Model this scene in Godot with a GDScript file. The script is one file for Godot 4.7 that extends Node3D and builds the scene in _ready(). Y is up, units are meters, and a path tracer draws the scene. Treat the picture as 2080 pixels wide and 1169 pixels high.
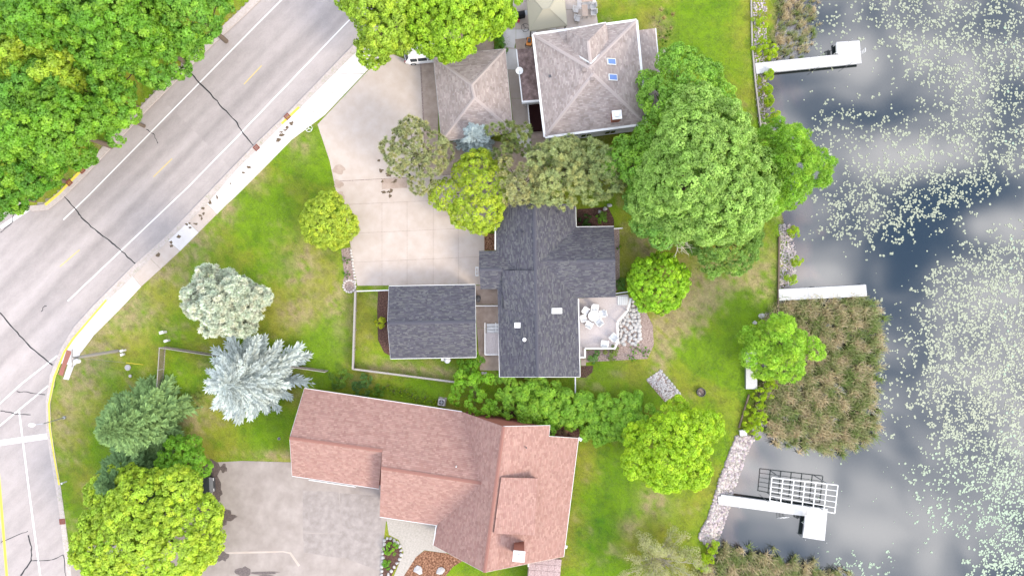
extends Node3D
# A lakeside street corner seen from a drone hovering 78 m above it, looking plumb down.
# Plan coordinates (u, v) are the surveyed plan: 1405 / 78 = 18 units to the metre on the ground; pt() turns a surveyed point of height h into metres.
const H := 78.0
const F := 1405.0
const G := 0.08          # level of the lawns
const WL := -0.42        # level of the lake
var M := {}
var MESH := {}
var noise := FastNoiseLite.new()
var fine := FastNoiseLite.new()
var rng := RandomNumberGenerator.new()

func pt(u, v, h = 0.0) -> Vector3:
	var k: float = (H - h) / F
	return Vector3((u - 1040.0) * k, h, (v - 584.5) * k)
func px(x: float, z: float) -> Vector2:
	return Vector2(x * F / H + 1040.0, z * F / H + 584.5)
func poly(a: Array, h = 0.0) -> PackedVector2Array:
	var out := PackedVector2Array()
	for p in a:
		var w := pt(p[0], p[1], h)
		out.append(Vector2(w.x, w.z))
	return out
func rnd(a: float, b: float) -> float:
	return rng.randf_range(a, b)

# ---------------------------------------------------------------- metas
func tag(o, label, category, group = "", kind = ""):
	if label: o.set_meta("label", label)
	if category: o.set_meta("category", category)
	if group: o.set_meta("group", group)
	if kind: o.set_meta("kind", kind)
	return o
func base(called, where: Vector3, turn = 0.0) -> Node3D:
	var o := Node3D.new()
	o.name = called
	add_child(o, true)
	o.position = where
	o.rotation.y = turn
	return o
func struct(o):
	o.set_meta("kind", "structure")
	return o

# ---------------------------------------------------------------- mesh helpers (faces given counter-clockwise seen from outside)
func sto() -> SurfaceTool:
	var st := SurfaceTool.new()
	st.begin(Mesh.PRIMITIVE_TRIANGLES)
	st.set_smooth_group(-1)
	return st
func tri(st: SurfaceTool, a, b, c):
	st.add_vertex(a); st.add_vertex(c); st.add_vertex(b)
func quad(st: SurfaceTool, a, b, c, d):
	tri(st, a, b, c); tri(st, a, c, d)
func build(st: SurfaceTool, called: String, m: Material, parent: Node = null) -> MeshInstance3D:
	st.generate_normals()
	return inst(st.commit(), called, m, parent)
func inst(mesh: Mesh, called: String, m: Material, parent: Node = null) -> MeshInstance3D:
	var o := MeshInstance3D.new()
	o.name = called
	o.mesh = mesh
	o.material_override = m
	(parent if parent else self).add_child(o, true)
	return o
func box(st: SurfaceTool, c: Vector3, s: Vector3, b := Basis.IDENTITY):
	var h := s * 0.5
	var p := []
	for i in 8:
		p.append(c + b * Vector3(h.x if i & 1 else -h.x, h.y if i & 2 else -h.y, h.z if i & 4 else -h.z))
	for f in [[0, 4, 6, 2], [1, 3, 7, 5], [0, 1, 5, 4], [2, 6, 7, 3], [0, 2, 3, 1], [4, 5, 7, 6]]:
		quad(st, p[f[0]], p[f[1]], p[f[2]], p[f[3]])
func bar(st: SurfaceTool, a: Vector3, b: Vector3, w: float, h: float):
	var d := b - a
	var x := d.normalized()
	var up := Vector3.UP if absf(x.y) < 0.95 else Vector3.RIGHT
	var z := x.cross(up).normalized()
	box(st, (a + b) * 0.5, Vector3(d.length(), h, w), Basis(x, z.cross(x), z))
func tube(st: SurfaceTool, a: Vector3, b: Vector3, ra: float, rb: float, n := 6):
	var d := (b - a).normalized()
	var s := d.cross(Vector3.RIGHT if absf(d.x) < 0.8 else Vector3.FORWARD).normalized()
	var t := d.cross(s)
	for i in n:
		var a0 := TAU * i / n
		var a1 := TAU * (i + 1) / n
		var e0 := s * cos(a0) + t * sin(a0)
		var e1 := s * cos(a1) + t * sin(a1)
		quad(st, a + e0 * ra, a + e1 * ra, b + e1 * rb, b + e0 * rb)
		tri(st, b + e0 * rb, b + e1 * rb, b)
		tri(st, a + e1 * ra, a + e0 * ra, a)
func prism(st: SurfaceTool, p: PackedVector2Array, y0: float, y1: float):
	if p.size() < 3: return
	if not Geometry2D.is_polygon_clockwise(p): p.reverse()
	var idx := Geometry2D.triangulate_polygon(p)
	for i in range(0, idx.size(), 3):
		var q := []
		for k in 3: q.append(Vector3(p[idx[i + k]].x, y1, p[idx[i + k]].y))
		if (q[1] - q[0]).cross(q[2] - q[0]).y < 0: q = [q[0], q[2], q[1]]
		tri(st, q[0], q[1], q[2])
	for i in p.size():
		var a := p[i]
		var b := p[(i + 1) % p.size()]
		quad(st, Vector3(a.x, y1, a.y), Vector3(a.x, y0, a.y), Vector3(b.x, y0, b.y), Vector3(b.x, y1, b.y))
func sheet(st: SurfaceTool, p: PackedVector2Array, y: float):
	var idx := Geometry2D.triangulate_polygon(p)
	for i in range(0, idx.size(), 3):
		var q := []
		for k in 3: q.append(Vector3(p[idx[i + k]].x, y, p[idx[i + k]].y))
		if (q[1] - q[0]).cross(q[2] - q[0]).y < 0: q = [q[0], q[2], q[1]]
		for w in [q[0], q[2], q[1]]:
			st.set_uv(Vector2(w.x, w.z))
			st.add_vertex(w)
# a roof plane: a slab of thickness th, its texture laid along the eave and up the slope, in metres
func facet(st: SurfaceTool, p: Array, th := 0.14, off := Vector2.ZERO):
	var n := Vector3.ZERO
	for i in p.size(): n += (p[i] as Vector3).cross(p[(i + 1) % p.size()])
	n = n.normalized()
	if n.y < 0:
		n = -n
		p.reverse()
	var e1 := Vector3.UP.cross(n)
	e1 = Vector3.RIGHT if e1.length() < 0.02 else e1.normalized()
	var e2 := n.cross(e1)
	var flat := PackedVector2Array()
	for q in p: flat.append(Vector2((q as Vector3).dot(e1), (q as Vector3).dot(e2)))
	var idx := Geometry2D.triangulate_polygon(flat)
	var down := Vector3(0, -th, 0)
	for i in range(0, idx.size(), 3):
		var t := [idx[i], idx[i + 1], idx[i + 2]]
		if ((p[t[1]] as Vector3) - p[t[0]]).cross((p[t[2]] as Vector3) - p[t[0]]).dot(n) < 0: t = [t[0], t[2], t[1]]
		for k in [t[0], t[2], t[1]]:
			st.set_uv(flat[k] + off)
			st.add_vertex(p[k])
		for k in [t[0], t[1], t[2]]:
			st.set_uv(flat[k] + off)
			st.add_vertex(p[k] + down)
	for i in p.size():
		var a: Vector3 = p[i]
		var b: Vector3 = p[(i + 1) % p.size()]
		st.set_uv(Vector2.ZERO)
		quad(st, a, a + down, b + down, b)
func blob(st: SurfaceTool, c: Vector3, r: Vector3, seed_: int, rough := 0.18, nu := 7, nv := 5):
	var grid := []
	for j in nv + 1:
		var row := []
		for i in nu:
			var th := PI * j / nv
			var ph := TAU * i / nu
			var d := Vector3(sin(th) * cos(ph), cos(th), sin(th) * sin(ph))
			row.append(c + d * r * (1.0 + rough * noise.get_noise_3d(d.x * 60 + seed_ * 31.7, d.y * 60, d.z * 60) * 2.0))
		grid.append(row)
	for j in nv:
		for i in nu:
			var k := (i + 1) % nu
			quad(st, grid[j][i], grid[j][k], grid[j + 1][k], grid[j + 1][i])

# ---------------------------------------------------------------- materials
func mat(called: String, lin: Color, rough := 0.85, metal := 0.0) -> StandardMaterial3D:
	var m := StandardMaterial3D.new()
	m.resource_name = called
	m.albedo_color = lin.linear_to_srgb()
	m.roughness = rough
	m.metallic = metal
	m.metallic_specular = 0.5 if rough < 0.6 else 0.22
	M[called] = m
	return m
func ntex(lo: Color, hi: Color, freq: float, seed_: int, px_ := 512, octaves := 5, mid := 0.5) -> NoiseTexture2D:
	var n := FastNoiseLite.new()
	n.seed = seed_
	n.noise_type = FastNoiseLite.TYPE_SIMPLEX_SMOOTH
	n.frequency = freq
	n.fractal_octaves = octaves
	n.fractal_gain = 0.6
	var g := Gradient.new()
	g.set_color(0, lo.linear_to_srgb()); g.set_color(1, hi.linear_to_srgb())
	g.set_offset(0, clampf(mid - 0.42, 0, 1)); g.set_offset(1, clampf(mid + 0.42, 0, 1))
	var t := NoiseTexture2D.new()
	t.width = px_; t.height = px_
	t.seamless = true
	t.noise = n
	t.color_ramp = g
	return t
func nmat(called: String, lo: Color, hi: Color, metres: float, freq := 0.012, seed_ := 1, rough := 0.9) -> StandardMaterial3D:
	var m := mat(called, Color.WHITE, rough)
	m.albedo_texture = ntex(lo, hi, freq, seed_)
	m.uv1_triplanar = true
	m.uv1_world_triplanar = true
	m.uv1_scale = Vector3.ONE / metres
	return m
# shingle courses: a 10 m square of tabs, each of its own tone
func shingles(called: String, tones: Array, course: float, tab: float, mottled: float, seed_: int) -> StandardMaterial3D:
	var n := 1024
	var im := Image.create(n, n, false, Image.FORMAT_RGB8)
	var r := RandomNumberGenerator.new()
	r.seed = seed_
	var rows := int(10.0 / course)
	for j in rows:
		var y0 := int(float(j) / rows * n)
		var y1 := int(float(j + 1) / rows * n)
		var x := 0
		while x < n:
			var w := int(tab * r.randf_range(0.4, 1.6) * n / 10.0)
			var c: Color = tones[r.randi() % tones.size()]
			var k := 1.0 + mottled * noise.get_noise_2d(x * 0.35 + seed_ * 900, y0 * 0.35) + r.randf_range(-0.07, 0.07)
			c = Color(c.r * k, c.g * k, c.b * k)
			im.fill_rect(Rect2i(x, y0, mini(w, n - x), y1 - y0), c.linear_to_srgb())
			im.fill_rect(Rect2i(x, y1 - 2, mini(w, n - x), 2), Color(c.r * 0.62, c.g * 0.62, c.b * 0.62).linear_to_srgb())
			x += maxi(w, 3)
	var m := mat(called, Color.WHITE, 0.92)
	m.albedo_texture = ImageTexture.create_from_image(im)
	m.uv1_scale = Vector3(0.1, 0.1, 0.1)
	return m

# ---------------------------------------------------------------- light
func make_sky() -> ImageTexture:
	# broken cloud over blue; the lake mirrors the part near the zenith
	var w := 1536
	var h := 768
	var im := Image.create(w, h, false, Image.FORMAT_RGBF)
	var n := FastNoiseLite.new()
	n.seed = 11
	n.noise_type = FastNoiseLite.TYPE_SIMPLEX_SMOOTH
	n.frequency = 1.0
	n.fractal_octaves = 5
	# gaps (-) and thicker cloud (+): where, how wide, how much
	var spots := [[2010, 390, 100, 40, -0.8], [1900, 435, 80, 55, -1.0], [1845, 545, 55, 65, -0.8], [1800, 645, 45, 50, -0.4], [2055, 220, 60, 100, -0.5], [1990, 60, 100, 60, -0.5], [1790, 50, 60, 45, -0.5], [1770, 225, 60, 38, -0.6], [1690, 70, 50, 50, -0.4], [1640, 300, 60, 60, -0.2], [1745, 140, 70, 45, 0.55], [1735, 200, 40, 30, 0.3], [1770, 335, 100, 60, 0.6], [1870, 320, 120, 60, 0.55], [1680, 560, 90, 55, 0.6], [1990, 455, 60, 36, 1.0], [2065, 470, 60, 40, 0.6], [1985, 610, 110, 70, 0.6], [2060, 820, 90, 170, 0.5], [1690, 900, 170, 110, 0.2], [1620, 1020, 150, 150, 0.18], [1830, 1075, 130, 90, 0.28], [1840, 770, 60, 110, 0.12], [1930, 200, 60, 70, 0.3]]
	for y in h:
		var el := PI * (0.5 - (y + 0.5) / h)
		for x in w:
			var az := TAU * ((x + 0.5) / w - 0.25)
			if el < 0.0:
				im.set_pixel(x, y, Color(0.35, 0.36, 0.36))
				continue
			var d := Vector3(cos(el) * cos(az), sin(el), cos(el) * sin(az))
			var t := Vector2(d.x, d.z) / maxf(d.y, 0.14)
			var c := 0.43 + 0.42 * n.get_noise_2d(t.x * 2.6, t.y * 2.6) + 0.45 * n.get_noise_2d(t.x * 8.0 + 9.0 + 2.0 * n.get_noise_2d(t.y * 4.0, t.x * 4.0), t.y * 8.0)
			if el > 0.7 and d.x > 0.0:
				var u := t.x * F + 1040.0
				var v := t.y * F + 584.5
				for s in spots:
					var q := Vector2((u - s[0]) / s[2], (v - s[1]) / s[3]).length_squared()
					if q < 5.0: c += s[4] * 0.55 * exp(-q)
			c = smoothstep(0.05, 1.05, c)
			var blue := Color(0.045, 0.11, 0.25).lerp(Color(0.42, 0.52, 0.66), pow(1.0 - d.y, 2.0))
			var cloud := Color(1.42, 1.38, 1.4).lerp(Color(1.0, 1.0, 1.0), pow(1.0 - d.y, 1.5))
			im.set_pixel(x, y, blue.lerp(cloud, c))
	return ImageTexture.create_from_image(im)

func _ready():
	rng.seed = 7
	noise.seed = 3
	noise.frequency = 0.02
	noise.fractal_octaves = 4
	fine.seed = 5
	fine.frequency = 0.25
	fine.fractal_octaves = 3
	var cam := Camera3D.new()
	cam.name = "camera"
	cam.fov = rad_to_deg(2.0 * atan(584.5 / F))
	cam.near = 0.5
	cam.far = 2000.0
	add_child(cam)
	cam.position = Vector3(0, H, 0)
	cam.rotation_degrees = Vector3(-90, 0, 0)
	cam.current = true
	var env := Environment.new()
	env.background_mode = Environment.BG_SKY
	var sky := Sky.new()
	var psm := PanoramaSkyMaterial.new()
	psm.panorama = make_sky()
	sky.sky_material = psm
	env.sky = sky
	env.background_energy_multiplier = 1.0
	env.tonemap_mode = Environment.TONE_MAPPER_LINEAR
	env.tonemap_exposure = 4.9
	env.sdfgi_enabled = true
	env.ssao_enabled = true
	env.ssil_enabled = true
	var we := WorldEnvironment.new()
	we.name = "world"
	we.environment = env
	add_child(we)
	var sun := DirectionalLight3D.new()
	sun.name = "sun"
	sun.light_energy = 0.34
	sun.light_color = Color(1.0, 0.94, 0.85)
	sun.light_angular_distance = 20.0
	sun.shadow_enabled = true
	add_child(sun)
	sun.look_at_from_position(Vector3.ZERO, Vector3(-1.15, -1.0, -0.85), Vector3.UP)

	make_materials()
	make_ground()
	make_road()
	make_paving()
	make_lake()
	make_buildings()
	make_trees()
	make_shrubs()
	make_fences()
	make_street_things()
	make_yard_things()
	make_docks()
	make_shore_plants()

func make_materials():
	mat("white", Color(0.5, 0.5, 0.49), 0.6)
	nmat("dock", Color(0.33, 0.325, 0.315), Color(0.40, 0.395, 0.385), 2.2, 0.02, 44)
	mat("grey_metal", Color(0.3, 0.31, 0.32), 0.45, 0.6)
	mat("dark_metal", Color(0.05, 0.05, 0.055), 0.5, 0.3)
	mat("black", Color(0.015, 0.015, 0.017), 0.6)
	mat("rubber", Color(0.02, 0.02, 0.02), 0.8)
	mat("red", Color(0.35, 0.02, 0.03), 0.5)
	mat("orange", Color(0.55, 0.18, 0.015), 0.5)
	mat("glass", Color(0.02, 0.025, 0.03), 0.08)
	mat("skylight_glass", Color(0.10, 0.16, 0.33), 0.35)
	M.skylight_glass.metallic_specular = 0.2
	mat("white_paint", Color(0.55, 0.54, 0.53), 0.8)
	mat("yellow_paint", Color(0.5, 0.4, 0.06), 0.8)
	mat("dash_paint", Color(0.42, 0.33, 0.13), 0.85)
	mat("tar", Color(0.03, 0.03, 0.032), 0.7)
	mat("fence_wood", Color(0.15, 0.12, 0.1), 0.9)
	mat("bark", Color(0.11, 0.085, 0.065), 0.95)
	mat("twig_bark", Color(0.36, 0.33, 0.25), 0.95)
	mat("pale_bark", Color(0.25, 0.22, 0.17), 0.95)
	mat("red_brick", Color(0.22, 0.085, 0.06), 0.9)
	mat("brick_pad", Color(0.24, 0.10, 0.075), 0.9)
	mat("cream_wall", Color(0.4, 0.36, 0.3), 0.9)
	mat("grey_wall", Color(0.33, 0.32, 0.31), 0.9)
	mat("brown_wall", Color(0.11, 0.05, 0.04), 0.9)
	mat("entry_brown", Color(0.018, 0.006, 0.006), 0.9)
	mat("canvas", Color(0.27, 0.25, 0.19), 0.85)
	mat("stucco_white", Color(0.5, 0.48, 0.46), 0.9)
	nmat("concrete", Color(0.315, 0.265, 0.226), Color(0.36, 0.312, 0.275), 9.0, 0.01, 21)
	nmat("old_concrete", Color(0.233, 0.178, 0.141), Color(0.309, 0.248, 0.206), 7.0, 0.012, 22)
	nmat("white_concrete", Color(0.40, 0.375, 0.355), Color(0.45, 0.428, 0.412), 8.0, 0.01, 23)
	nmat("walk_concrete", Color(0.230, 0.212, 0.183), Color(0.323, 0.297, 0.264), 3.0, 0.02, 24)
	nmat("kerb_concrete", Color(0.30, 0.26, 0.235), Color(0.37, 0.33, 0.305), 4.0, 0.02, 25)
	nmat("asphalt_drive", Color(0.205, 0.176, 0.157), Color(0.268, 0.236, 0.214), 11.0, 0.009, 26)
	nmat("asphalt_patch", Color(0.178, 0.155, 0.142), Color(0.255, 0.226, 0.208), 6.0, 0.01, 27)
	nmat("wet_stain", Color(0.05, 0.038, 0.034), Color(0.12, 0.09, 0.08), 3.0, 0.02, 28, 0.5)
	nmat("mulch", Color(0.03, 0.016, 0.012), Color(0.13, 0.075, 0.058), 2.0, 0.018, 29)
	nmat("red_mulch", Color(0.05, 0.02, 0.01), Color(0.32, 0.18, 0.115), 2.4, 0.016, 30)
	nmat("gravel", Color(0.13, 0.092, 0.078), Color(0.32, 0.255, 0.225), 2.0, 0.016, 31)
	nmat("dirt", Color(0.06, 0.045, 0.03), Color(0.15, 0.11, 0.075), 2.5, 0.02, 32)
	nmat("weathered_wood", Color(0.19, 0.175, 0.16), Color(0.30, 0.28, 0.26), 0.9, 0.02, 33)
	nmat("deck_boards", Color(0.34, 0.30, 0.29), Color(0.41, 0.37, 0.36), 2.2, 0.02, 34)
	nmat("stone", Color(0.30, 0.27, 0.24), Color(0.52, 0.48, 0.45), 1.1, 0.02, 35)
	nmat("pale_stone", Color(0.26, 0.25, 0.24), Color(0.38, 0.37, 0.36), 1.1, 0.02, 36)
	nmat("flagstone", Color(0.10, 0.065, 0.035), Color(0.24, 0.16, 0.09), 1.2, 0.02, 37)
	nmat("flat_roof", Color(0.075, 0.052, 0.048), Color(0.2, 0.145, 0.135), 5.0, 0.012, 38)
	nmat("terrace_stone", Color(0.2, 0.14, 0.13), Color(0.36, 0.28, 0.27), 2.0, 0.018, 39)
	shingles("grey_shingles", [Color(0.050, 0.049, 0.060), Color(0.066, 0.064, 0.075), Color(0.058, 0.057, 0.068), Color(0.086, 0.086, 0.088), Color(0.071, 0.071, 0.077)], 0.13, 0.32, 0.12, 41)
	shingles("pink_shingles", [Color(0.245, 0.205, 0.188), Color(0.23, 0.192, 0.175), Color(0.27, 0.23, 0.212), Color(0.21, 0.173, 0.158)], 0.17, 0.3, 0.18, 42)
	shingles("red_shingles", [Color(0.225, 0.132, 0.112), Color(0.238, 0.142, 0.12), Color(0.213, 0.122, 0.102), Color(0.256, 0.158, 0.132)], 0.2, 0.3, 0.06, 43)
	mat("pink_cap", Color(0.285, 0.245, 0.228), 0.92)
	mat("red_cap", Color(0.19, 0.095, 0.077), 0.92)
	mat("grey_cap", Color(0.06, 0.06, 0.072), 0.92)
	var leaf := mat("leaf", Color.WHITE, 0.62)
	leaf.roughness = 0.5
	leaf.metallic_specular = 0.45
	leaf.vertex_color_use_as_albedo = true
	leaf.backlight_enabled = true
	leaf.backlight = Color(0.95, 0.95, 0.95)
	var needle := mat("needle", Color.WHITE, 0.75)
	needle.vertex_color_use_as_albedo = true
	var tinted := mat("tinted", Color.WHITE, 0.9)
	tinted.vertex_color_use_as_albedo = true
	var pad := mat("pad", Color.WHITE, 0.45)
	pad.vertex_color_use_as_albedo = true

# ---------------------------------------------------------------- terrain
var WATERLINE := [[1610, -400], [1600, -60], [1588, 60], [1572, 130], [1566, 220], [1580, 300], [1592, 400], [1605, 455], [1620, 510], [1617, 560], [1602, 590], [1592, 630], [1570, 680], [1556, 760], [1546, 830], [1538, 880], [1522, 913], [1505, 961], [1491, 1002], [1480, 1040], [1462, 1095], [1450, 1140], [1440, 1600]]
var KERB_ROAD := [[1000, -205], [724, 85], [582, 232], [514, 297], [434, 380], [342, 476], [273, 537], [191, 619], [150, 664], [123, 708], [102, 760], [93, 815], [94, 871], [102, 926], [113, 988], [121, 1042], [127, 1094], [136, 1169], [150, 1400]]
var KERB_BACK := [[1010, -195], [733, 96], [610, 219], [571, 256], [480, 345], [421, 414], [342, 489], [270, 561], [219, 609], [151, 688], [133, 715], [113, 766], [102, 820], [104, 870], [112, 922], [123, 984], [131, 1042], [138, 1094], [150, 1169], [165, 1400]]
var NW_KERB := [[760, -250], [499, 10], [424, 79], [297, 205], [164, 345], [118, 391], [88, 415], [58, 418], [26, 405], [-60, 352], [-500, 80]]
var grass_spots := []
var hard: Array = []      # paved areas, where no grass grows

func water_u(v: float) -> float:
	for i in WATERLINE.size() - 1:
		if v <= WATERLINE[i + 1][1]:
			return remap(v, WATERLINE[i][1], WATERLINE[i + 1][1], WATERLINE[i][0], WATERLINE[i + 1][0])
	return WATERLINE[-1][0]
var road_area: PackedVector2Array
var nw_area: PackedVector2Array
func on_road(p: Vector2) -> bool:
	return Geometry2D.is_point_in_polygon(p, road_area) and not Geometry2D.is_point_in_polygon(p, nw_area)
func ground_y(p: Vector2) -> float:      # p in plan units
	var d := (water_u(p.y) - p.x) * H / F
	if d > 2.6:
		return -0.2 if p.x < 1010.0 and on_road(p) else G
	if d > 0.0:
		return lerpf(WL - 0.05, G, smoothstep(0.0, 2.6, d))
	return WL - 0.05 - minf(1.8, -d * 0.3)
func grass_color(p: Vector2) -> Color:
	var lush := Color(0.135, 0.225, 0.012)
	var olive := Color(0.22, 0.23, 0.03)
	var dry := Color(0.30, 0.245, 0.125)
	var deep := Color(0.06, 0.145, 0.008)
	var a := noise.get_noise_2d(p.x * 0.35, p.y * 0.35)
	var b := noise.get_noise_2d(p.x * 0.9 + 500, p.y * 0.9)
	var c := noise.get_noise_2d(p.x * 2.6 + 900, p.y * 2.6)
	var w_olive := clampf(0.45 + a * 1.5 + c * 0.5, 0, 1)
	var w_dry := clampf(b * 1.5 - 0.38 + c * 0.7, 0, 0.5)
	var w_deep := clampf(-b * 1.2 - 0.25, 0, 0.5)
	for s in grass_spots:
		var q := Vector2((p.x - s[0]) / s[2], (p.y - s[1]) / s[3]).length_squared()
		if q < 6.0:
			var k: float = s[5] * exp(-q)
			match s[4]:
				"olive": w_olive = minf(1, w_olive + k)
				"lush": w_olive = maxf(0, w_olive - k); w_dry = maxf(0, w_dry - k)
				"dry": w_dry = clampf(w_dry + k * (1.15 + c * 2.2), 0, 1)
				"deep": w_deep = clampf(w_deep + k, 0, 1)
	return lush.lerp(olive, w_olive).lerp(deep, w_deep).lerp(dry, w_dry)

func make_ground():
	grass_spots = [[500, 440, 90, 70, "lush", 0.4], [620, 330, 50, 60, "lush", 0.8], [640, 700, 60, 50, "lush", 1.0], [460, 420, 22, 30, "dry", 0.8], [400, 490, 30, 30, "dry", 0.8], [520, 360, 20, 25, "dry", 0.7], [330, 545, 40, 30, "dry", 0.8], [260, 630, 45, 45, "dry", 0.8], [200, 700, 30, 40, "dry", 0.7], [160, 760, 40, 70, "dry", 0.6], [130, 860, 25, 60, "dry", 0.5], [210, 820, 40, 40, "deep", 0.3], [390, 850, 35, 40, "dry", 0.8], [600, 640, 30, 25, "dry", 0.9], [550, 650, 45, 30, "olive", 0.8], [620, 540, 50, 60, "dry", 0.45], [660, 620, 40, 30, "dry", 0.3], [700, 650, 25, 60, "dry", 0.35], [745, 660, 30, 60, "olive", 0.8], [800, 745, 70, 14, "dry", 0.5], [880, 760, 70, 14, "dry", 0.5], [540, 880, 60, 40, "lush", 1.2], [450, 920, 50, 20, "olive", 0.7], [560, 925, 40, 10, "dry", 0.8], [610, 290, 25, 30, "dry", 0.5], [840, 800, 70, 25, "lush", 1.0], [1450, 590, 90, 55, "dry", 1.0], [1380, 640, 40, 50, "dry", 0.9], [1350, 690, 22, 45, "dry", 0.8], [1340, 720, 20, 30, "dry", 0.5], [1540, 540, 40, 50, "dry", 0.35], [1270, 500, 40, 60, "olive", 1.0], [1308, 495, 26, 22, "dry", 1.1], [1500, 720, 50, 90, "lush", 1.0], [1270, 760, 70, 30, "olive", 0.4], [1420, 730, 50, 50, "lush", 0.7], [1500, 620, 35, 30, "lush", 0.8], [1470, 900, 30, 60, "lush", 0.7], [1280, 1010, 60, 50, "lush", 1.2], [1250, 960, 50, 40, "deep", 0.5], [1220, 1090, 50, 60, "deep", 0.7], [1330, 1020, 30, 30, "dry", 0.7], [1280, 1070, 20, 20, "dry", 0.7], [1400, 1040, 40, 60, "olive", 0.7], [1460, 100, 60, 120, "lush", 0.9], [1500, 60, 30, 100, "olive", 0.3], [1400, 20, 60, 30, "lush", 0.7], [1270, 20, 50, 20, "olive", 0.5], [1340, 60, 22, 30, "dry", 0.5], [960, 1150, 50, 20, "lush", 1.5], [1070, 1160, 40, 20, "lush", 1.5]]
	road_area = PackedVector2Array()
	for i in KERB_ROAD.size(): road_area.append(Vector2((KERB_ROAD[i][0] + KERB_BACK[i][0]) * 0.5, (KERB_ROAD[i][1] + KERB_BACK[i][1]) * 0.5))
	road_area.append_array(PackedVector2Array([Vector2(-1400, 1400), Vector2(-1400, -900), Vector2(1000, -900)]))
	nw_area = PackedVector2Array()
	for p in NW_KERB: nw_area.append(Vector2(p[0], p[1]))
	nw_area.append_array(PackedVector2Array([Vector2(-500, -900), Vector2(760, -900)]))
	var xs := []
	var zs := []
	var x := -150.0
	while x < 150.0:
		xs.append(x)
		x += 0.45 if x > -62.0 and x < 40.0 else 3.0
	var z := -110.0
	while z < 110.0:
		zs.append(z)
		z += 0.45 if absf(z) < 37.0 else 3.0
	xs.push_front(-700.0); xs.append(700.0); zs.push_front(-700.0); zs.append(700.0)
	var st := SurfaceTool.new()
	st.begin(Mesh.PRIMITIVE_TRIANGLES)
	for j in zs.size():
		for i in xs.size():
			var p := px(xs[i], zs[j])
			var y := ground_y(p)
			var c := grass_color(p)
			var d := (water_u(p.y) - p.x) * H / F
			if d < 1.2:      # silt and stones at the water's edge and under it
				c = c.lerp(Color(0.10, 0.075, 0.055), smoothstep(1.2, 0.2, d))
			st.set_color(c)
			st.add_vertex(Vector3(xs[i], y, zs[j]))
	for j in zs.size() - 1:
		for i in xs.size() - 1:
			var a: int = j * xs.size() + i
			var b: int = a + xs.size()
			for k in [a, a + 1, b + 1, a, b + 1, b]: st.add_index(k)
	st.generate_normals()
	var turf := mat("turf", Color.WHITE, 0.95)
	turf.vertex_color_use_as_albedo = true
	turf.albedo_texture = ntex(Color(0.55, 0.58, 0.5), Color(1.0, 1.0, 1.0), 0.03, 51)
	turf.uv1_triplanar = true
	turf.uv1_world_triplanar = true
	turf.uv1_scale = Vector3.ONE / 3.0
	struct(inst(st.commit(), "ground", turf))

func strip(a: Array, b: Array, i0: int, i1: int) -> PackedVector2Array:
	var l := []
	for i in range(i0, i1 + 1): l.append(a[i])
	for i in range(i1, i0 - 1, -1): l.append(b[i])
	return poly(l)
func line_sheet(p: Array, w: float, y: float, called: String, m: Material, parent, jag := 0.0):
	var st := sto()
	var l := []
	var r := []
	for i in p.size():
		var a := pt(p[maxi(i - 1, 0)][0], p[maxi(i - 1, 0)][1])
		var b := pt(p[mini(i + 1, p.size() - 1)][0], p[mini(i + 1, p.size() - 1)][1])
		var c := pt(p[i][0], p[i][1])
		var s := Vector3.UP.cross(b - a).normalized() * w * 0.5 * (1.0 + rnd(-jag, jag))
		c.y = y
		l.append(c + s); r.append(c - s)
	for i in p.size() - 1: quad(st, l[i], r[i], r[i + 1], l[i + 1])
	return build(st, called, m, parent)

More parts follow.
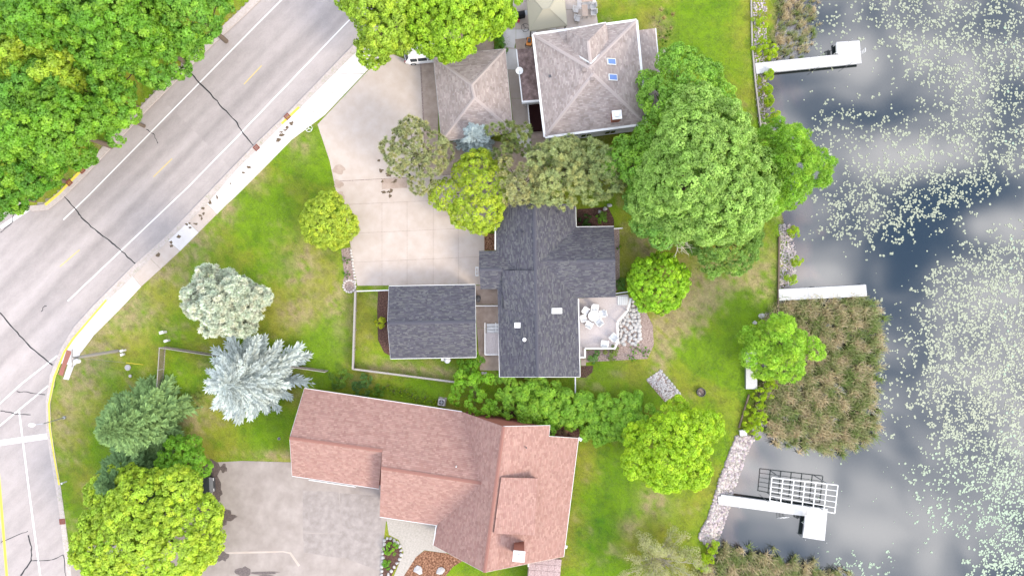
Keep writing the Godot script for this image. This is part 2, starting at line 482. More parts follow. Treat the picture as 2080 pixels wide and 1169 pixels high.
func make_road():
	# asphalt, with the paler and darker tracks that tyres leave along the lanes
	var im := Image.create(512, 512, false, Image.FORMAT_RGB8)
	for y in 512:
		for x in 512:
			var across := x / 512.0 * 30.0
			var t := 0.0
			for c in [10.0, 11.9, 14.2, 16.0]: t += exp(-pow((across - c) / 0.45, 2.0))
			var s := exp(-pow((across - 13.0) / 0.6, 2.0)) + exp(-pow((across - 9.0) / 0.7, 2.0)) + exp(-pow((across - 17.4) / 0.8, 2.0))
			var k := 0.262 - 0.034 * t + 0.018 * s + 0.045 * noise.get_noise_2d(x * 1.2, y * 0.1) + 0.022 * noise.get_noise_2d(x * 3.0, y * 3.0) + rnd(-0.014, 0.014)
			im.set_pixel(x, y, Color(k, k * 0.895, k * 0.85).linear_to_srgb())
	var m := mat("road_asphalt", Color.WHITE, 0.9)
	m.albedo_texture = ImageTexture.create_from_image(im)
	var road := base("road", Vector3.ZERO)
	struct(road)
	var pts := []
	for p in KERB_ROAD: pts.append([p[0] + 3, p[1] + 2])
	pts.append_array([[-2600, 1400], [-2600, -900], [1000, -900]])
	var st := SurfaceTool.new()
	st.begin(Mesh.PRIMITIVE_TRIANGLES)
	var pg := poly(pts)
	var idx := Geometry2D.triangulate_polygon(pg)
	var o := pt(350, 222)
	for i in range(0, idx.size(), 3):
		var q := []
		for k in 3: q.append(Vector3(pg[idx[i + k]].x, 0, pg[idx[i + k]].y))
		if (q[1] - q[0]).cross(q[2] - q[0]).y < 0: q = [q[0], q[2], q[1]]
		for w in [q[0], q[2], q[1]]:
			var dx: float = w.x - o.x
			var dz: float = w.z - o.z
			st.set_normal(Vector3.UP)
			st.set_uv(Vector2(((dx + dz) * 0.7071 + 9.5) / 30.0, (dx - dz) * 0.7071 / 60.0))
			st.add_vertex(w)
	inst(st.commit(), "road_surface", m, road)
	var Y := 0.006
	line_sheet([[760, -188], [520, 51], [178, 398], [128, 446]], 0.13, Y, "edge_line", M.white_paint, road, 0.1)
	line_sheet([[900, -150], [699, 51], [480, 279], [381, 380], [137, 611]], 0.13, Y, "edge_line", M.white_paint, road, 0.1)
	for d in [[531, 133, 495, 171], [349, 322, 311, 359], [161, 507, 121, 541], [716, -54, 680, -16], [-24, 694, -62, 730]]:
		line_sheet([[d[0], d[1]], [d[2], d[3]]], 0.11, Y, "centre_dash", M.dash_paint, road)
	line_sheet([[116, 722], [44, 778], [0, 818], [-60, 872]], 0.16, Y, "crossing_line", M.white_paint, road, 0.1)
	line_sheet([[97, 783], [0, 863], [-60, 912]], 0.16, Y, "crossing_line", M.white_paint, road, 0.1)
	line_sheet([[37.6, 831], [58, 995], [81, 1169], [95, 1280]], 0.17, Y, "lane_line", M.white_paint, road, 0.1)
	line_sheet([[-60, 909], [0, 899], [97, 885]], 0.62, Y + 0.004, "stop_line", M.white_paint, road)
	line_sheet([[0, 462], [58, 424]], 0.4, Y, "crossing_line", M.white_paint, road)
	line_sheet([[-4, 960], [2, 1030], [13, 1169], [22, 1280]], 0.3, Y, "centre_line", M.yellow_paint, road)
	for c in [[[380, 140], [404, 168], [441, 205], [445, 212], [479, 246], [489, 265], [517, 298]], [[296, 262], [311, 272], [320, 291]], [[126, 395], [157, 430], [166, 443], [198, 471], [222, 489], [246, 510], [277, 537]], [[0, 635], [34, 676], [62, 705], [106, 741]], [[26, 433], [24, 453], [0, 472]], [[0, 834], [27, 839], [62, 842]], [[33, 795], [55, 796], [91, 801]], [[0, 1101], [27, 1089], [56, 1078]], [[56, 1087], [63, 1111], [63, 1138], [41, 1169]], [[63, 1138], [103, 1137], [128, 1126]], [[128, 1126], [133, 1169]], [[84, 633], [86, 625], [94, 621]]]:
		var fineline := []
		for i in c.size() - 1:
			for k in 5:
				var t := k / 5.0
				fineline.append([lerpf(c[i][0], c[i + 1][0], t) + rnd(-1, 1), lerpf(c[i][1], c[i + 1][1], t) + rnd(-1, 1)])
		fineline.append(c[-1])
		line_sheet(fineline, 0.13 if c.size() > 3 else 0.08, Y + 0.004, "sealed_crack", M.tar, road, 0.4)
	# kerbs with gutter, cast in lengths
	for which in [0, 1]:
		var k := base("kerb", Vector3.ZERO)
		struct(k)
		if which == 0:
			for i in range(0, KERB_ROAD.size() - 1):
				var st2 := sto()
				prism(st2, strip(KERB_ROAD, KERB_BACK, i, i + 1), -0.25, 0.1)
				build(st2, "kerb_stone", M.kerb_concrete, k)
			var yl := []
			for i in range(8, 16): yl.append([KERB_BACK[i][0] - 2.5, KERB_BACK[i][1]])
			line_sheet(yl, 0.2, 0.104, "yellow_kerb_paint", M.yellow_paint, k, 0.2)
			line_sheet([[608, 218], [573, 252]], 0.3, 0.104, "yellow_kerb_paint", M.yellow_paint, k, 0.2)
		else:
			var outer := []
			for p in NW_KERB: outer.append([p[0] + 9, p[1] + 11])
			for i in range(0, NW_KERB.size() - 1):
				var st2 := sto()
				prism(st2, strip(NW_KERB, outer, i, i + 1), -0.25, 0.1)
				build(st2, "kerb_stone", M.kerb_concrete, k)
			line_sheet([[168, 343], [120, 393], [92, 416]], 0.28, 0.104, "yellow_kerb_paint", M.yellow_paint, k, 0.2)

func slab(parent, p: PackedVector2Array, y0: float, y1: float, m: Material, called := "slab"):
	var st := sto()
	prism(st, p, y0, y1)
	return build(st, called, m, parent)
# cut an area into slabs along the given cross lines (plan coordinates)
func slabs(parent, area: PackedVector2Array, us: Array, vs: Array, tilt: float, y1: float, mats: Array):
	for i in us.size() - 1:
		for j in vs.size() - 1:
			var a := [[us[i], vs[j] + tilt * us[i]], [us[i + 1], vs[j] + tilt * us[i + 1]], [us[i + 1], vs[j + 1] + tilt * us[i + 1]], [us[i], vs[j + 1] + tilt * us[i]]]
			for q in Geometry2D.intersect_polygons(poly(a), area):
				for r in Geometry2D.offset_polygon(q, -0.013):
					slab(parent, r, 0.0, y1 + rnd(-0.006, 0.006), mats[rng.randi() % mats.size()])

func make_paving():
	# sidewalk along the street: one slab after another
	var walk := base("sidewalk", Vector3.ZERO)
	struct(walk)
	var inner := [[733, 96], [680, 149], [645, 184], [610, 219], [571, 256], [526, 300], [480, 345], [450, 380], [421, 414], [382, 451], [342, 489], [306, 525], [270, 561], [245, 585], [219, 609], [185, 648], [151, 688], [133, 715], [124, 738]]
	var outer := [[784, 103], [740, 150], [700, 192], [660, 234], [593, 284], [545, 333], [480, 398], [460, 416], [441, 435], [404, 472], [366, 510], [327, 546], [287, 582], [263, 608], [239, 633], [215, 657], [191, 681], [164, 717], [153, 742]]
	var warm := [8, 10, 11]
	for i in inner.size() - 1:
		for q in Geometry2D.offset_polygon(strip(inner, outer, i, i + 1), -0.012):
			slab(walk, q, 0.0, 0.115 + rnd(-0.004, 0.004), M.concrete if i in warm else M.white_concrete)
	slab(walk, poly([[147, 712], [160, 717], [148, 750], [140, 771], [129, 769], [140, 735]]), 0.0, 0.118, M.white_concrete)
	var pad = slab(walk, poly([[136, 710], [147, 713], [134, 744], [128, 763], [119, 760], [128, 735]]), 0.0, 0.124, M.brick_pad, "warning_pad")
	pad.set_meta("label", "rust red tactile pad at the kerb ramp")
	hard.append(strip(inner, outer, 0, inner.size() - 1))
	for i in 26:
		var t := rnd(0, 1)
		var a := Vector2(600, 240).lerp(Vector2(280, 560), t) + Vector2(rnd(-4, 8), rnd(-4, 8))
		patch("mud_stain", walk, a.x, a.y, rnd(1.5, 5), rnd(1.5, 4), 0.121 + i * 0.0004, M.dirt, i)

	var d := base("driveway", Vector3.ZERO)
	struct(d)
	var area := poly([[784, 105], [846, 130], [890, 118], [890, 290], [1000, 285], [1075, 300], [1075, 420], [1020, 440], [984, 470], [984, 578], [726, 580], [716, 527], [699, 411], [685, 400], [670, 328], [645, 253]])
	hard.append(area)
	hard.append(poly([[784, 105], [846, 130], [900, 112], [1075, 90], [1110, 300], [890, 300]]))
	var bedding := sto()
	prism(bedding, area, 0.0, 0.088)
	build(bedding, "bedding", M.gravel, d)
	slabs(d, area, [600, 776, 827, 880, 931, 1090], [400, 447, 506, 565, 640], -0.045, 0.108, [M.concrete])
	var upper := Geometry2D.intersect_polygons(area, poly([[600, 0], [847, 0], [861, 288], [862, 358], [600, 372]]))
	for q in upper: slab(d, q, 0.0, 0.1, M.concrete, "slab")
	slabs(d, Geometry2D.intersect_polygons(area, poly([[848, 0], [1090, 0], [1090, 340], [863, 358], [862, 250]]))[0], [840, 893, 960, 1100], [150, 185, 215, 300, 420], -0.045, 0.104, [M.old_concrete])
	slabs(d, Geometry2D.intersect_polygons(area, poly([[600, 373], [862, 359], [1090, 341], [1090, 366], [600, 395]]))[0], [600, 716, 776, 827, 900, 1100], [380, 470], -0.045, 0.106, [M.concrete, M.old_concrete])
	slab(d, Geometry2D.intersect_polygons(area, poly([[600, 396], [1090, 367], [1090, 396], [600, 420]]))[0], 0.0, 0.103, M.concrete)
	# walk between garage and grey house
	slabs(d, poly([[962, 579], [984, 579], [1020, 585], [1020, 752], [975, 752]]), [950, 1030], [575, 618, 666, 720, 760], 0.0, 0.1, [M.old_concrete])
	hard.append(poly([[962, 575], [1020, 575], [1020, 752], [975, 752]]))
	# narrow walk and drive beside the hip roofed garage
	slabs(d, poly([[1026, 95], [1050, 98], [1075, 210], [1084, 320], [1064, 320], [1044, 262]]), [1000, 1110], [60, 100, 142, 200, 262, 310, 360], 0.0, 0.1, [M.white_concrete, M.concrete])
	slabs(d, poly([[1076, 262], [1108, 262], [1114, 320], [1080, 322]]), [1060, 1130], [262, 283, 300, 322], 0.0, 0.103, [M.old_concrete])
	slabs(d, poly([[895, 60], [1000, 60], [1005, 105], [900, 118]]), [880, 950, 1010], [40, 130], 0.0, 0.1, [M.old_concrete])
	for i in 16:
		patch("mud_stain", d, rnd(765, 805), rnd(325, 400), rnd(2, 5), rnd(1.5, 4), 0.116 + i * 0.0004, M.dirt, i + 40)
	for s in [[690, 345, 12, 10], [688, 375, 10, 8], [692, 400, 10, 10]]:
		patch("mud_stain", d, s[0], s[1], s[2], s[3], 0.117, M.old_concrete, s[0])
	var tarmac := base("asphalt_driveway", Vector3.ZERO)
	struct(tarmac)
	var ta := poly([[140, 1106], [200, 1107], [300, 1050], [400, 985], [413, 950], [423, 939], [494, 935], [592, 938], [800, 960], [800, 1050], [784, 1058], [778, 1110], [776, 1169], [770, 1400], [165, 1400]])
	hard.append(ta)
	slab(tarmac, ta, 0.0, 0.105, M.asphalt_drive, "asphalt_surface")
	for s in [[[615, 995], [688, 998], [694, 1082], [616, 1080]], [[690, 1000], [768, 1006], [781, 1100], [776, 1160], [697, 1130]], [[616, 1082], [695, 1084], [697, 1132], [660, 1128], [618, 1120]]]:
		slab(tarmac, poly(s), 0.0, 0.109, M.asphalt_patch, "asphalt_patch")
	line_sheet([[540, 1120], [575, 1119], [590, 1122], [608, 1148]], 0.22, 0.114, "worn_line", M.concrete, tarmac, 0.5)
	line_sheet([[440, 1123], [490, 1121], [540, 1120]], 0.2, 0.114, "worn_line", M.concrete, tarmac, 0.5)
	for s in [[428, 965, 22, 36, 1], [440, 1002, 10, 16, 2], [437, 1046, 32, 24, 3], [462, 1048, 18, 10, 4], [455, 950, 8, 8, 5], [452, 1128, 14, 10, 6], [492, 1160, 15, 12, 7], [540, 1162, 26, 3, 8], [425, 1025, 12, 22, 9], [550, 1176, 30, 10, 10]]:
		patch("wet_stain", tarmac, s[0], s[1], s[2], s[3], 0.113 + s[4] * 0.001, M.wet_stain, s[4] + 70)
	# entrance walk of the red roofed house
	var path := base("path", Vector3.ZERO)
	struct(path)
	slab(path, poly([[785, 1052], [890, 1060], [886, 1108], [918, 1118], [905, 1122], [862, 1116], [845, 1130], [820, 1169], [812, 1220], [775, 1220], [800, 1169], [820, 1120], [810, 1095], [790, 1085]]), 0.0, 0.122, M.walk_concrete, "walk_surface")
	hard.append(poly([[770, 1050], [890, 1060], [945, 1130], [900, 1200], [770, 1220]]))
	# patio behind the pale roofed house
	var patio := base("patio", Vector3.ZERO)
	struct(patio)
	slabs(patio, poly([[1016, 60], [1040, 40], [1045, -60], [1207, -60], [1212, 30], [1216, 55], [1080, 75], [1048, 82], [1044, 102], [1025, 104]]), [1010, 1048, 1090, 1130, 1172, 1220], [-60, -20, 20, 60, 110], 0.0, 0.11, [M.white_concrete, M.concrete])
	hard.append(poly([[1000, -60], [1212, -60], [1216, 60], [1040, 110]]))
	slabs(patio, poly([[1046, 80], [1082, 76], [1084, 100], [1048, 104]]), [1040, 1090], [60, 110], 0.0, 0.113, [M.old_concrete])

func patch(called: String, parent, u: float, v: float, ru: float, rv: float, y: float, m: Material, seed_: int):
	var a := []
	for i in 16:
		var t := TAU * i / 16
		var k := 1.0 + 0.8 * noise.get_noise_2d(cos(t) * 40 + seed_ * 77, sin(t) * 40)
		a.append([u + cos(t) * ru * k, v + sin(t) * rv * k])
	var st := sto()
	sheet(st, poly(a), y)
	return build(st, called, m, parent)

# ---------------------------------------------------------------- lake
func make_lake():
	var st := SurfaceTool.new()
	st.begin(Mesh.PRIMITIVE_TRIANGLES)
	var x0 := pt(1380, 0).x
	var nx := 90
	var nz := 120
	for j in nz + 1:
		for i in nx + 1:
			var x := x0 + 42.0 * i / nx if i < nx else 600.0
			var z := -42.0 + 84.0 * j / nz
			if j == 0: z = -600.0
			if j == nz: z = 600.0
			var p := px(x, z)
			var d := (p.x - water_u(p.y)) * H / F
			var n := noise.get_noise_2d(p.x * 0.8, p.y * 0.8)
			# murky water: brown with stirred silt along the shore, grey green further out
			var silt := clampf((2.6 - d) / 3.0 + n * 1.3, 0, 1) if d < 6.0 else 0.0
			st.set_color(Color(0.013, 0.016, 0.018).lerp(Color(0.055, 0.041, 0.035), silt))
			st.set_normal(Vector3.UP)
			st.add_vertex(Vector3(x, WL, z))
	for j in nz:
		for i in nx:
			var a := j * (nx + 1) + i
			var b := a + nx + 1
			for k in [a, a + 1, b + 1, a, b + 1, b]: st.add_index(k)
	var m := mat("lake_water", Color.WHITE, 0.06)
	m.vertex_color_use_as_albedo = true
	m.metallic_specular = 0.82
	struct(inst(st.commit(), "lake", m))

# ---------------------------------------------------------------- buildings
func local(root: Node3D, a: Array) -> Array:
	var out := []
	for p in a: out.append(p - root.position)
	return out
func loc(root: Node3D, u, v, h) -> Vector3:
	return pt(u, v, h) - root.position
func roof(root: Node3D, called: String, faces: Array, m: Material, parent = null, th := 0.14) -> MeshInstance3D:
	var st := sto()
	var k := 0
	for f in faces:
		var q := []
		for p in f: q.append(loc(root, p[0], p[1], p[2]))
		facet(st, q, th, Vector2(k * 3.7, k * 2.3))
		k += 1
	return build(st, called, m, parent if parent else root)
func trim(root: Node3D, called: String, a: Array, b: Array, m: Material, w := 0.14, h := 0.14, lift := 0.0, parent = null):
	var st := sto()
	bar(st, loc(root, a[0], a[1], a[2]) + Vector3(0, lift, 0), loc(root, b[0], b[1], b[2]) + Vector3(0, lift, 0), w, h)
	return build(st, called, m, parent if parent else root)
func ridge(root: Node3D, a: Array, b: Array, m: Material, parent):
	# overlapping cap shingles
	var st := sto()
	var p := loc(root, a[0], a[1], a[2])
	var q := loc(root, b[0], b[1], b[2])
	var n := int(p.distance_to(q) / 0.24)
	var d := (q - p).normalized()
	var s := d.cross(Vector3.UP).normalized()
	for i in n:
		var c := p.lerp(q, (i + 0.5) / n) + Vector3(0, 0.035 + 0.012 * (i % 2), 0)
		for w in [-1.0, 1.0]:
			var bs := Basis(d, Vector3.UP, s).rotated(d, w * 0.35)
			box(st, c + s * w * 0.085 + Vector3(0, -0.03, 0), Vector3(0.27, 0.025, 0.18), bs)
	return build(st, "ridge_cap", m, parent)
func wall(root: Node3D, corners: Array, h_eave: float, y1: float, inset: float, m: Material, called := "wall"):
	var p := PackedVector2Array()
	for c in corners:
		var w := loc(root, c[0], c[1], h_eave)
		p.append(Vector2(w.x, w.z))
	var st := sto()
	for q in Geometry2D.offset_polygon(p, -inset): prism(st, q, -0.15, y1 - root.position.y)
	return build(st, called, m, root)
func gable(root: Node3D, a: Array, top: Array, b: Array, inward: Vector3, m: Material):
	# closes a gable end a little behind the rake
	var st := sto()
	var k := inward.normalized() * 0.35 + Vector3(0, -0.16, 0)
	var p := loc(root, a[0], a[1], a[2]) + k
	var t := loc(root, top[0], top[1], top[2]) + k
	var q := loc(root, b[0], b[1], b[2]) + k
	var e := inward.normalized() * 0.1
	tri(st, p, q, t); tri(st, p + e, t + e, q + e)
	quad(st, p, t, t + e, p + e); quad(st, t, q, q + e, t + e); quad(st, q, p, p + e, q + e)
	return build(st, "gable_wall", m, root)
func window(root: Node3D, c: Vector3, out: Vector3, w: float, h: float):
	var z := out.normalized()
	var x := Vector3.UP.cross(z)
	var bs := Basis(x, Vector3.UP, z)
	var st := sto()
	box(st, c + z * 0.03, Vector3(w, h, 0.06), bs)
	var f := build(st, "window", M.white, root)
	st = sto()
	for s in [-0.25, 0.25]: box(st, c + x * s * w + z * 0.055, Vector3(w * 0.5 - 0.09, h - 0.14, 0.04), bs)
	build(st, "pane", M.glass, f)
func vent(root: Node3D, u, v, h, size: Vector3, m: Material, called := "roof_vent"):
	var st := sto()
	var c := loc(root, u, v, h)
	box(st, c + Vector3(0, size.y * 0.5 - 0.2, 0), size)
	box(st, c + Vector3(0, size.y - 0.18, 0), Vector3(size.x * 1.15, 0.05, size.z * 1.15))
	return build(st, called, m, root)
func skylight(root: Node3D, u, v, h, n: Vector3, along: Vector3, w: float, l: float, m: Material):
	var x := along.normalized()
	var z := x.cross(n).normalized()
	var bs := Basis(x, n.normalized(), z)
	var st := sto()
	var c := loc(root, u, v, h)
	box(st, c, Vector3(w, 0.16, l), bs)
	var f := build(st, "skylight", M.white, root)
	st = sto()
	box(st, c + n.normalized() * 0.06, Vector3(w - 0.14, 0.07, l - 0.14), bs)
	build(st, "pane", m, f)
func face_normal(a: Array) -> Vector3:
	var n: Vector3 = (pt(a[1][0], a[1][1], a[1][2]) - pt(a[0][0], a[0][1], a[0][2])).cross(pt(a[2][0], a[2][1], a[2][2]) - pt(a[0][0], a[0][1], a[0][2])).normalized()
	return n if n.y > 0 else -n
# height of the plane through three plan points, where the line of sight over (u, v) meets it
func on_plane(a: Array, u, v, lift := 0.0) -> float:
	var n := face_normal(a)
	var p := pt(a[0][0], a[0][1], a[0][2])
	var d := pt(u, v, 0.0) - Vector3(0, H, 0)
	var t := n.dot(p - Vector3(0, H, 0)) / n.dot(d)
	return H + d.y * t + lift

func make_buildings():
	hip_garage()
	pale_house()
	gazebo()
	grey_house()
	grey_garage()
	red_house()

func hip_garage():
	var r := base("garage", Vector3(pt(960, 190, 2.7).x, G, pt(960, 190, 2.7).z))
	tag(r, "detached garage with a square pinkish grey hip roof beside the concrete drive", "garage")
	var tl := [880, 113, 2.7]; var tr := [1026, 99, 2.7]; var br := [1042, 267, 2.7]; var bl := [897, 286, 2.7]
	var a := [958, 172, 4.7]; var b := [964, 198, 4.7]
	wall(r, [tl, tr, br, bl], 2.7, 2.62, 0.4, M.cream_wall)
	var rf := roof(r, "roof", [[tl, tr, a], [tr, br, b, a], [br, bl, b], [bl, tl, a, b]], M.pink_shingles)
	for e in [[tl, a], [tr, a], [br, b], [bl, b], [a, b]]: ridge(r, e[0], e[1], M.pink_cap, rf)
	for e in [[tl, tr], [tr, br], [br, bl], [bl, tl]]: trim(r, "gutter", e[0], e[1], M.grey_wall, 0.1, 0.12, -0.1)
	var st := sto()
	box(st, loc(r, 889, 200, 0.0) + Vector3(0.36, 1.15, 0), Vector3(0.08, 2.2, 4.8), Basis(Vector3.UP, 0.1))
	build(st, "garage_door", M.white, r)

func pale_house():
	var r := base("house", Vector3(pt(1200, 150, 5.4).x, G, pt(1200, 150, 5.4).z))
	tag(r, "two storey house with a pale pinkish hip roof, skylights and white gutters", "house")
	var h := 5.4
	var tl := [1083, 70, h]; var tr := [1293, 41, h]; var br := [1313, 251, h]; var bl := [1107, 278, h]
	var a := [1196, 137, 8.3]; var b := [1205, 150, 8.3]
	wall(r, [tl, tr, br, bl], h, h - 0.05, 0.45, M.stucco_white)
	var rf := roof(r, "roof", [[tl, tr, a], [tr, br, b, a], [br, bl, b], [bl, tl, a, b]], M.pink_shingles)
	for e in [[tl, a], [tr, a], [br, b], [bl, b]]: ridge(r, e[0], e[1], M.pink_cap, rf)
	for e in [[tl, tr], [tr, br], [br, bl], [bl, tl]]:
		trim(r, "gutter", e[0], e[1], M.white, 0.2, 0.14, -0.06)
		trim(r, "fascia", e[0], e[1], M.white, 0.3, 0.04, 0.03)
	var fl := [1151, 61, 6.5]; var fr := [1231, 46, 6.5]; var kl := [1154, 101, 6.5]; var kr := [1238, 91, 6.5]
	var rf1 := [1195, 83, 8.2]; var rb := [1200, 129, 8.2]
	var dr := roof(r, "cross_roof", [[fl, rf1, rb, kl], [fr, kr, rb, rf1], [fl, fr, rf1]], M.pink_shingles)
	wall(r, [fl, fr, kr, kl], 6.5, 6.4, 0.25, M.stucco_white, "cross_wall")
	trim(r, "valley_flashing", kl, rb, M.white, 0.14, 0.05, 0.05, dr)
	trim(r, "valley_flashing", kr, rb, M.white, 0.14, 0.05, 0.05, dr)
	ridge(r, rf1, rb, M.pink_cap, dr)
	trim(r, "gutter", fl, fr, M.white, 0.16, 0.12, -0.05, dr)
	# low flat roofed side rooms
	var f1 := [[1049, 100, 3.0], [1092, 96, 3.0], [1112, 203, 3.0], [1061, 207, 3.0]]
	roof(r, "flat_roof", [f1], M.flat_roof, null, 0.2)
	wall(r, f1, 3.0, 2.85, 0.3, M.stucco_white, "side_wall")
	trim(r, "fascia", f1[3], f1[0], M.white, 0.12, 0.22, -0.05)
	trim(r, "fascia", f1[2], f1[3], M.white, 0.2, 0.16, 0.0)
	var f2 := [[1290, 62, 3.9], [1332, 57, 3.2], [1347, 222, 3.2], [1305, 228, 3.9]]
	roof(r, "side_roof", [f2], M.pink_shingles)
	wall(r, [f2[0], f2[1], f2[2], f2[3]], 3.2, 3.0, 0.3, M.stucco_white, "side_wall")
	trim(r, "fascia", f2[1], f2[2], M.white, 0.1, 0.14, -0.05)
	var st := sto()
	prism(st, PackedVector2Array([vv(r, 1074, 213, 0.6), vv(r, 1104, 209, 0.6), vv(r, 1110, 263, 0.6), vv(r, 1079, 266, 0.6)]), -0.1, 0.5)
	build(st, "porch_floor", M.entry_brown, r)
	trim(r, "porch_rail", [1072, 212, 1.5], [1077, 266, 1.5], M.white, 0.1, 0.1)
	trim(r, "porch_rail", [1060, 208, 1.6], [1100, 205, 1.6], M.white, 0.35, 0.1)
	for v in [212, 238, 265]: trim(r, "porch_post", [1072 + (v - 212) * 0.09, v, 0.4], [1072 + (v - 212) * 0.09, v, 1.5], M.white, 0.09, 0.09)
	var face := [tr, br, b]
	var n := face_normal(face)
	for s in [[1242, 125], [1245, 157]]: skylight(r, s[0], s[1], on_plane(face, s[0], s[1], 0.06), n, Vector3(1, 0, -0.1).slide(n), 1.05, 0.65, M.skylight_glass)
	var south := [br, bl, b]
	var west := [bl, tl, a]
	vent(r, 1187, 142, on_plane(west, 1187, 142), Vector3(0.35, 0.3, 0.35), M.pink_shingles)
	vent(r, 1203, 160, on_plane(south, 1203, 160), Vector3(0.35, 0.3, 0.35), M.pink_shingles)
	vent(r, 1117, 155, on_plane(west, 1117, 155), Vector3(0.22, 0.3, 0.22), M.dark_metal)
	var hc := on_plane(south, 1249, 243)
	var c := loc(r, 1249, 240, hc)
	st = sto()
	box(st, c + Vector3(0, 0.3, 0), Vector3(0.85, 2.2, 0.8), Basis(Vector3.UP, 0.1))
	var ch := build(st, "chimney", M.red_brick, r)
	st = sto()
	box(st, c + Vector3(0, 1.45, 0), Vector3(0.98, 0.12, 0.9), Basis(Vector3.UP, 0.1))
	box(st, c + Vector3(0, 1.6, 0), Vector3(0.4, 0.2, 0.4), Basis(Vector3.UP, 0.1))
	build(st, "chimney_cap", M.white, ch)
	for k in [0.2, 0.45, 0.7]:
		var e := loc(r, bl[0], bl[1], h).lerp(loc(r, br[0], br[1], h), k)
		window(r, Vector3(e.x - 0.05, 3.8, e.z - 0.45), Vector3(0.13, 0, 1), 1.2, 1.2)
		window(r, Vector3(e.x - 0.05, 1.4, e.z - 0.45), Vector3(0.13, 0, 1), 1.2, 1.2)
func vv(root: Node3D, u, v, h) -> Vector2:
	var w := loc(root, u, v, h)
	return Vector2(w.x, w.z)

func gazebo():
	var r := base("gazebo", Vector3(pt(1110, 20, 2.6).x, 0.11, pt(1110, 20, 2.6).z))
	tag(r, "patio gazebo with a beige hipped canopy on four posts", "gazebo")
	var h := 2.6
	var tl := [1068, -22, h]; var tr := [1144, -30, h]; var br := [1152, 51, h]; var bl := [1076, 62, h]
	var a := [1103, 19, 3.7]; var b := [1116, 17, 3.7]
	var k := 0
	for f in [[bl, br, b, a], [br, tr, b], [tr, tl, a, b], [tl, bl, a]]:
		roof(r, "canopy_panel", [f], M.canvas, null, 0.05)
	for e in [[tl, a], [tr, b], [br, b], [bl, a], [a, b]]: trim(r, "seam", e[0], e[1], M.canvas, 0.07, 0.05, 0.02)
	for c in [tl, tr, br, bl]:
		var st := sto()
		var p := loc(r, c[0], c[1], h)
		p = Vector3(p.x * 0.93, 0, p.z * 0.93)
		box(st, p + Vector3(0, 1.25, 0), Vector3(0.12, 2.5, 0.12))
		build(st, "post", M.dark_metal, r)
	for e in [[tl, tr], [tr, br], [br, bl], [bl, tl]]: trim(r, "beam", e[0], e[1], M.canvas, 0.1, 0.12, -0.12)

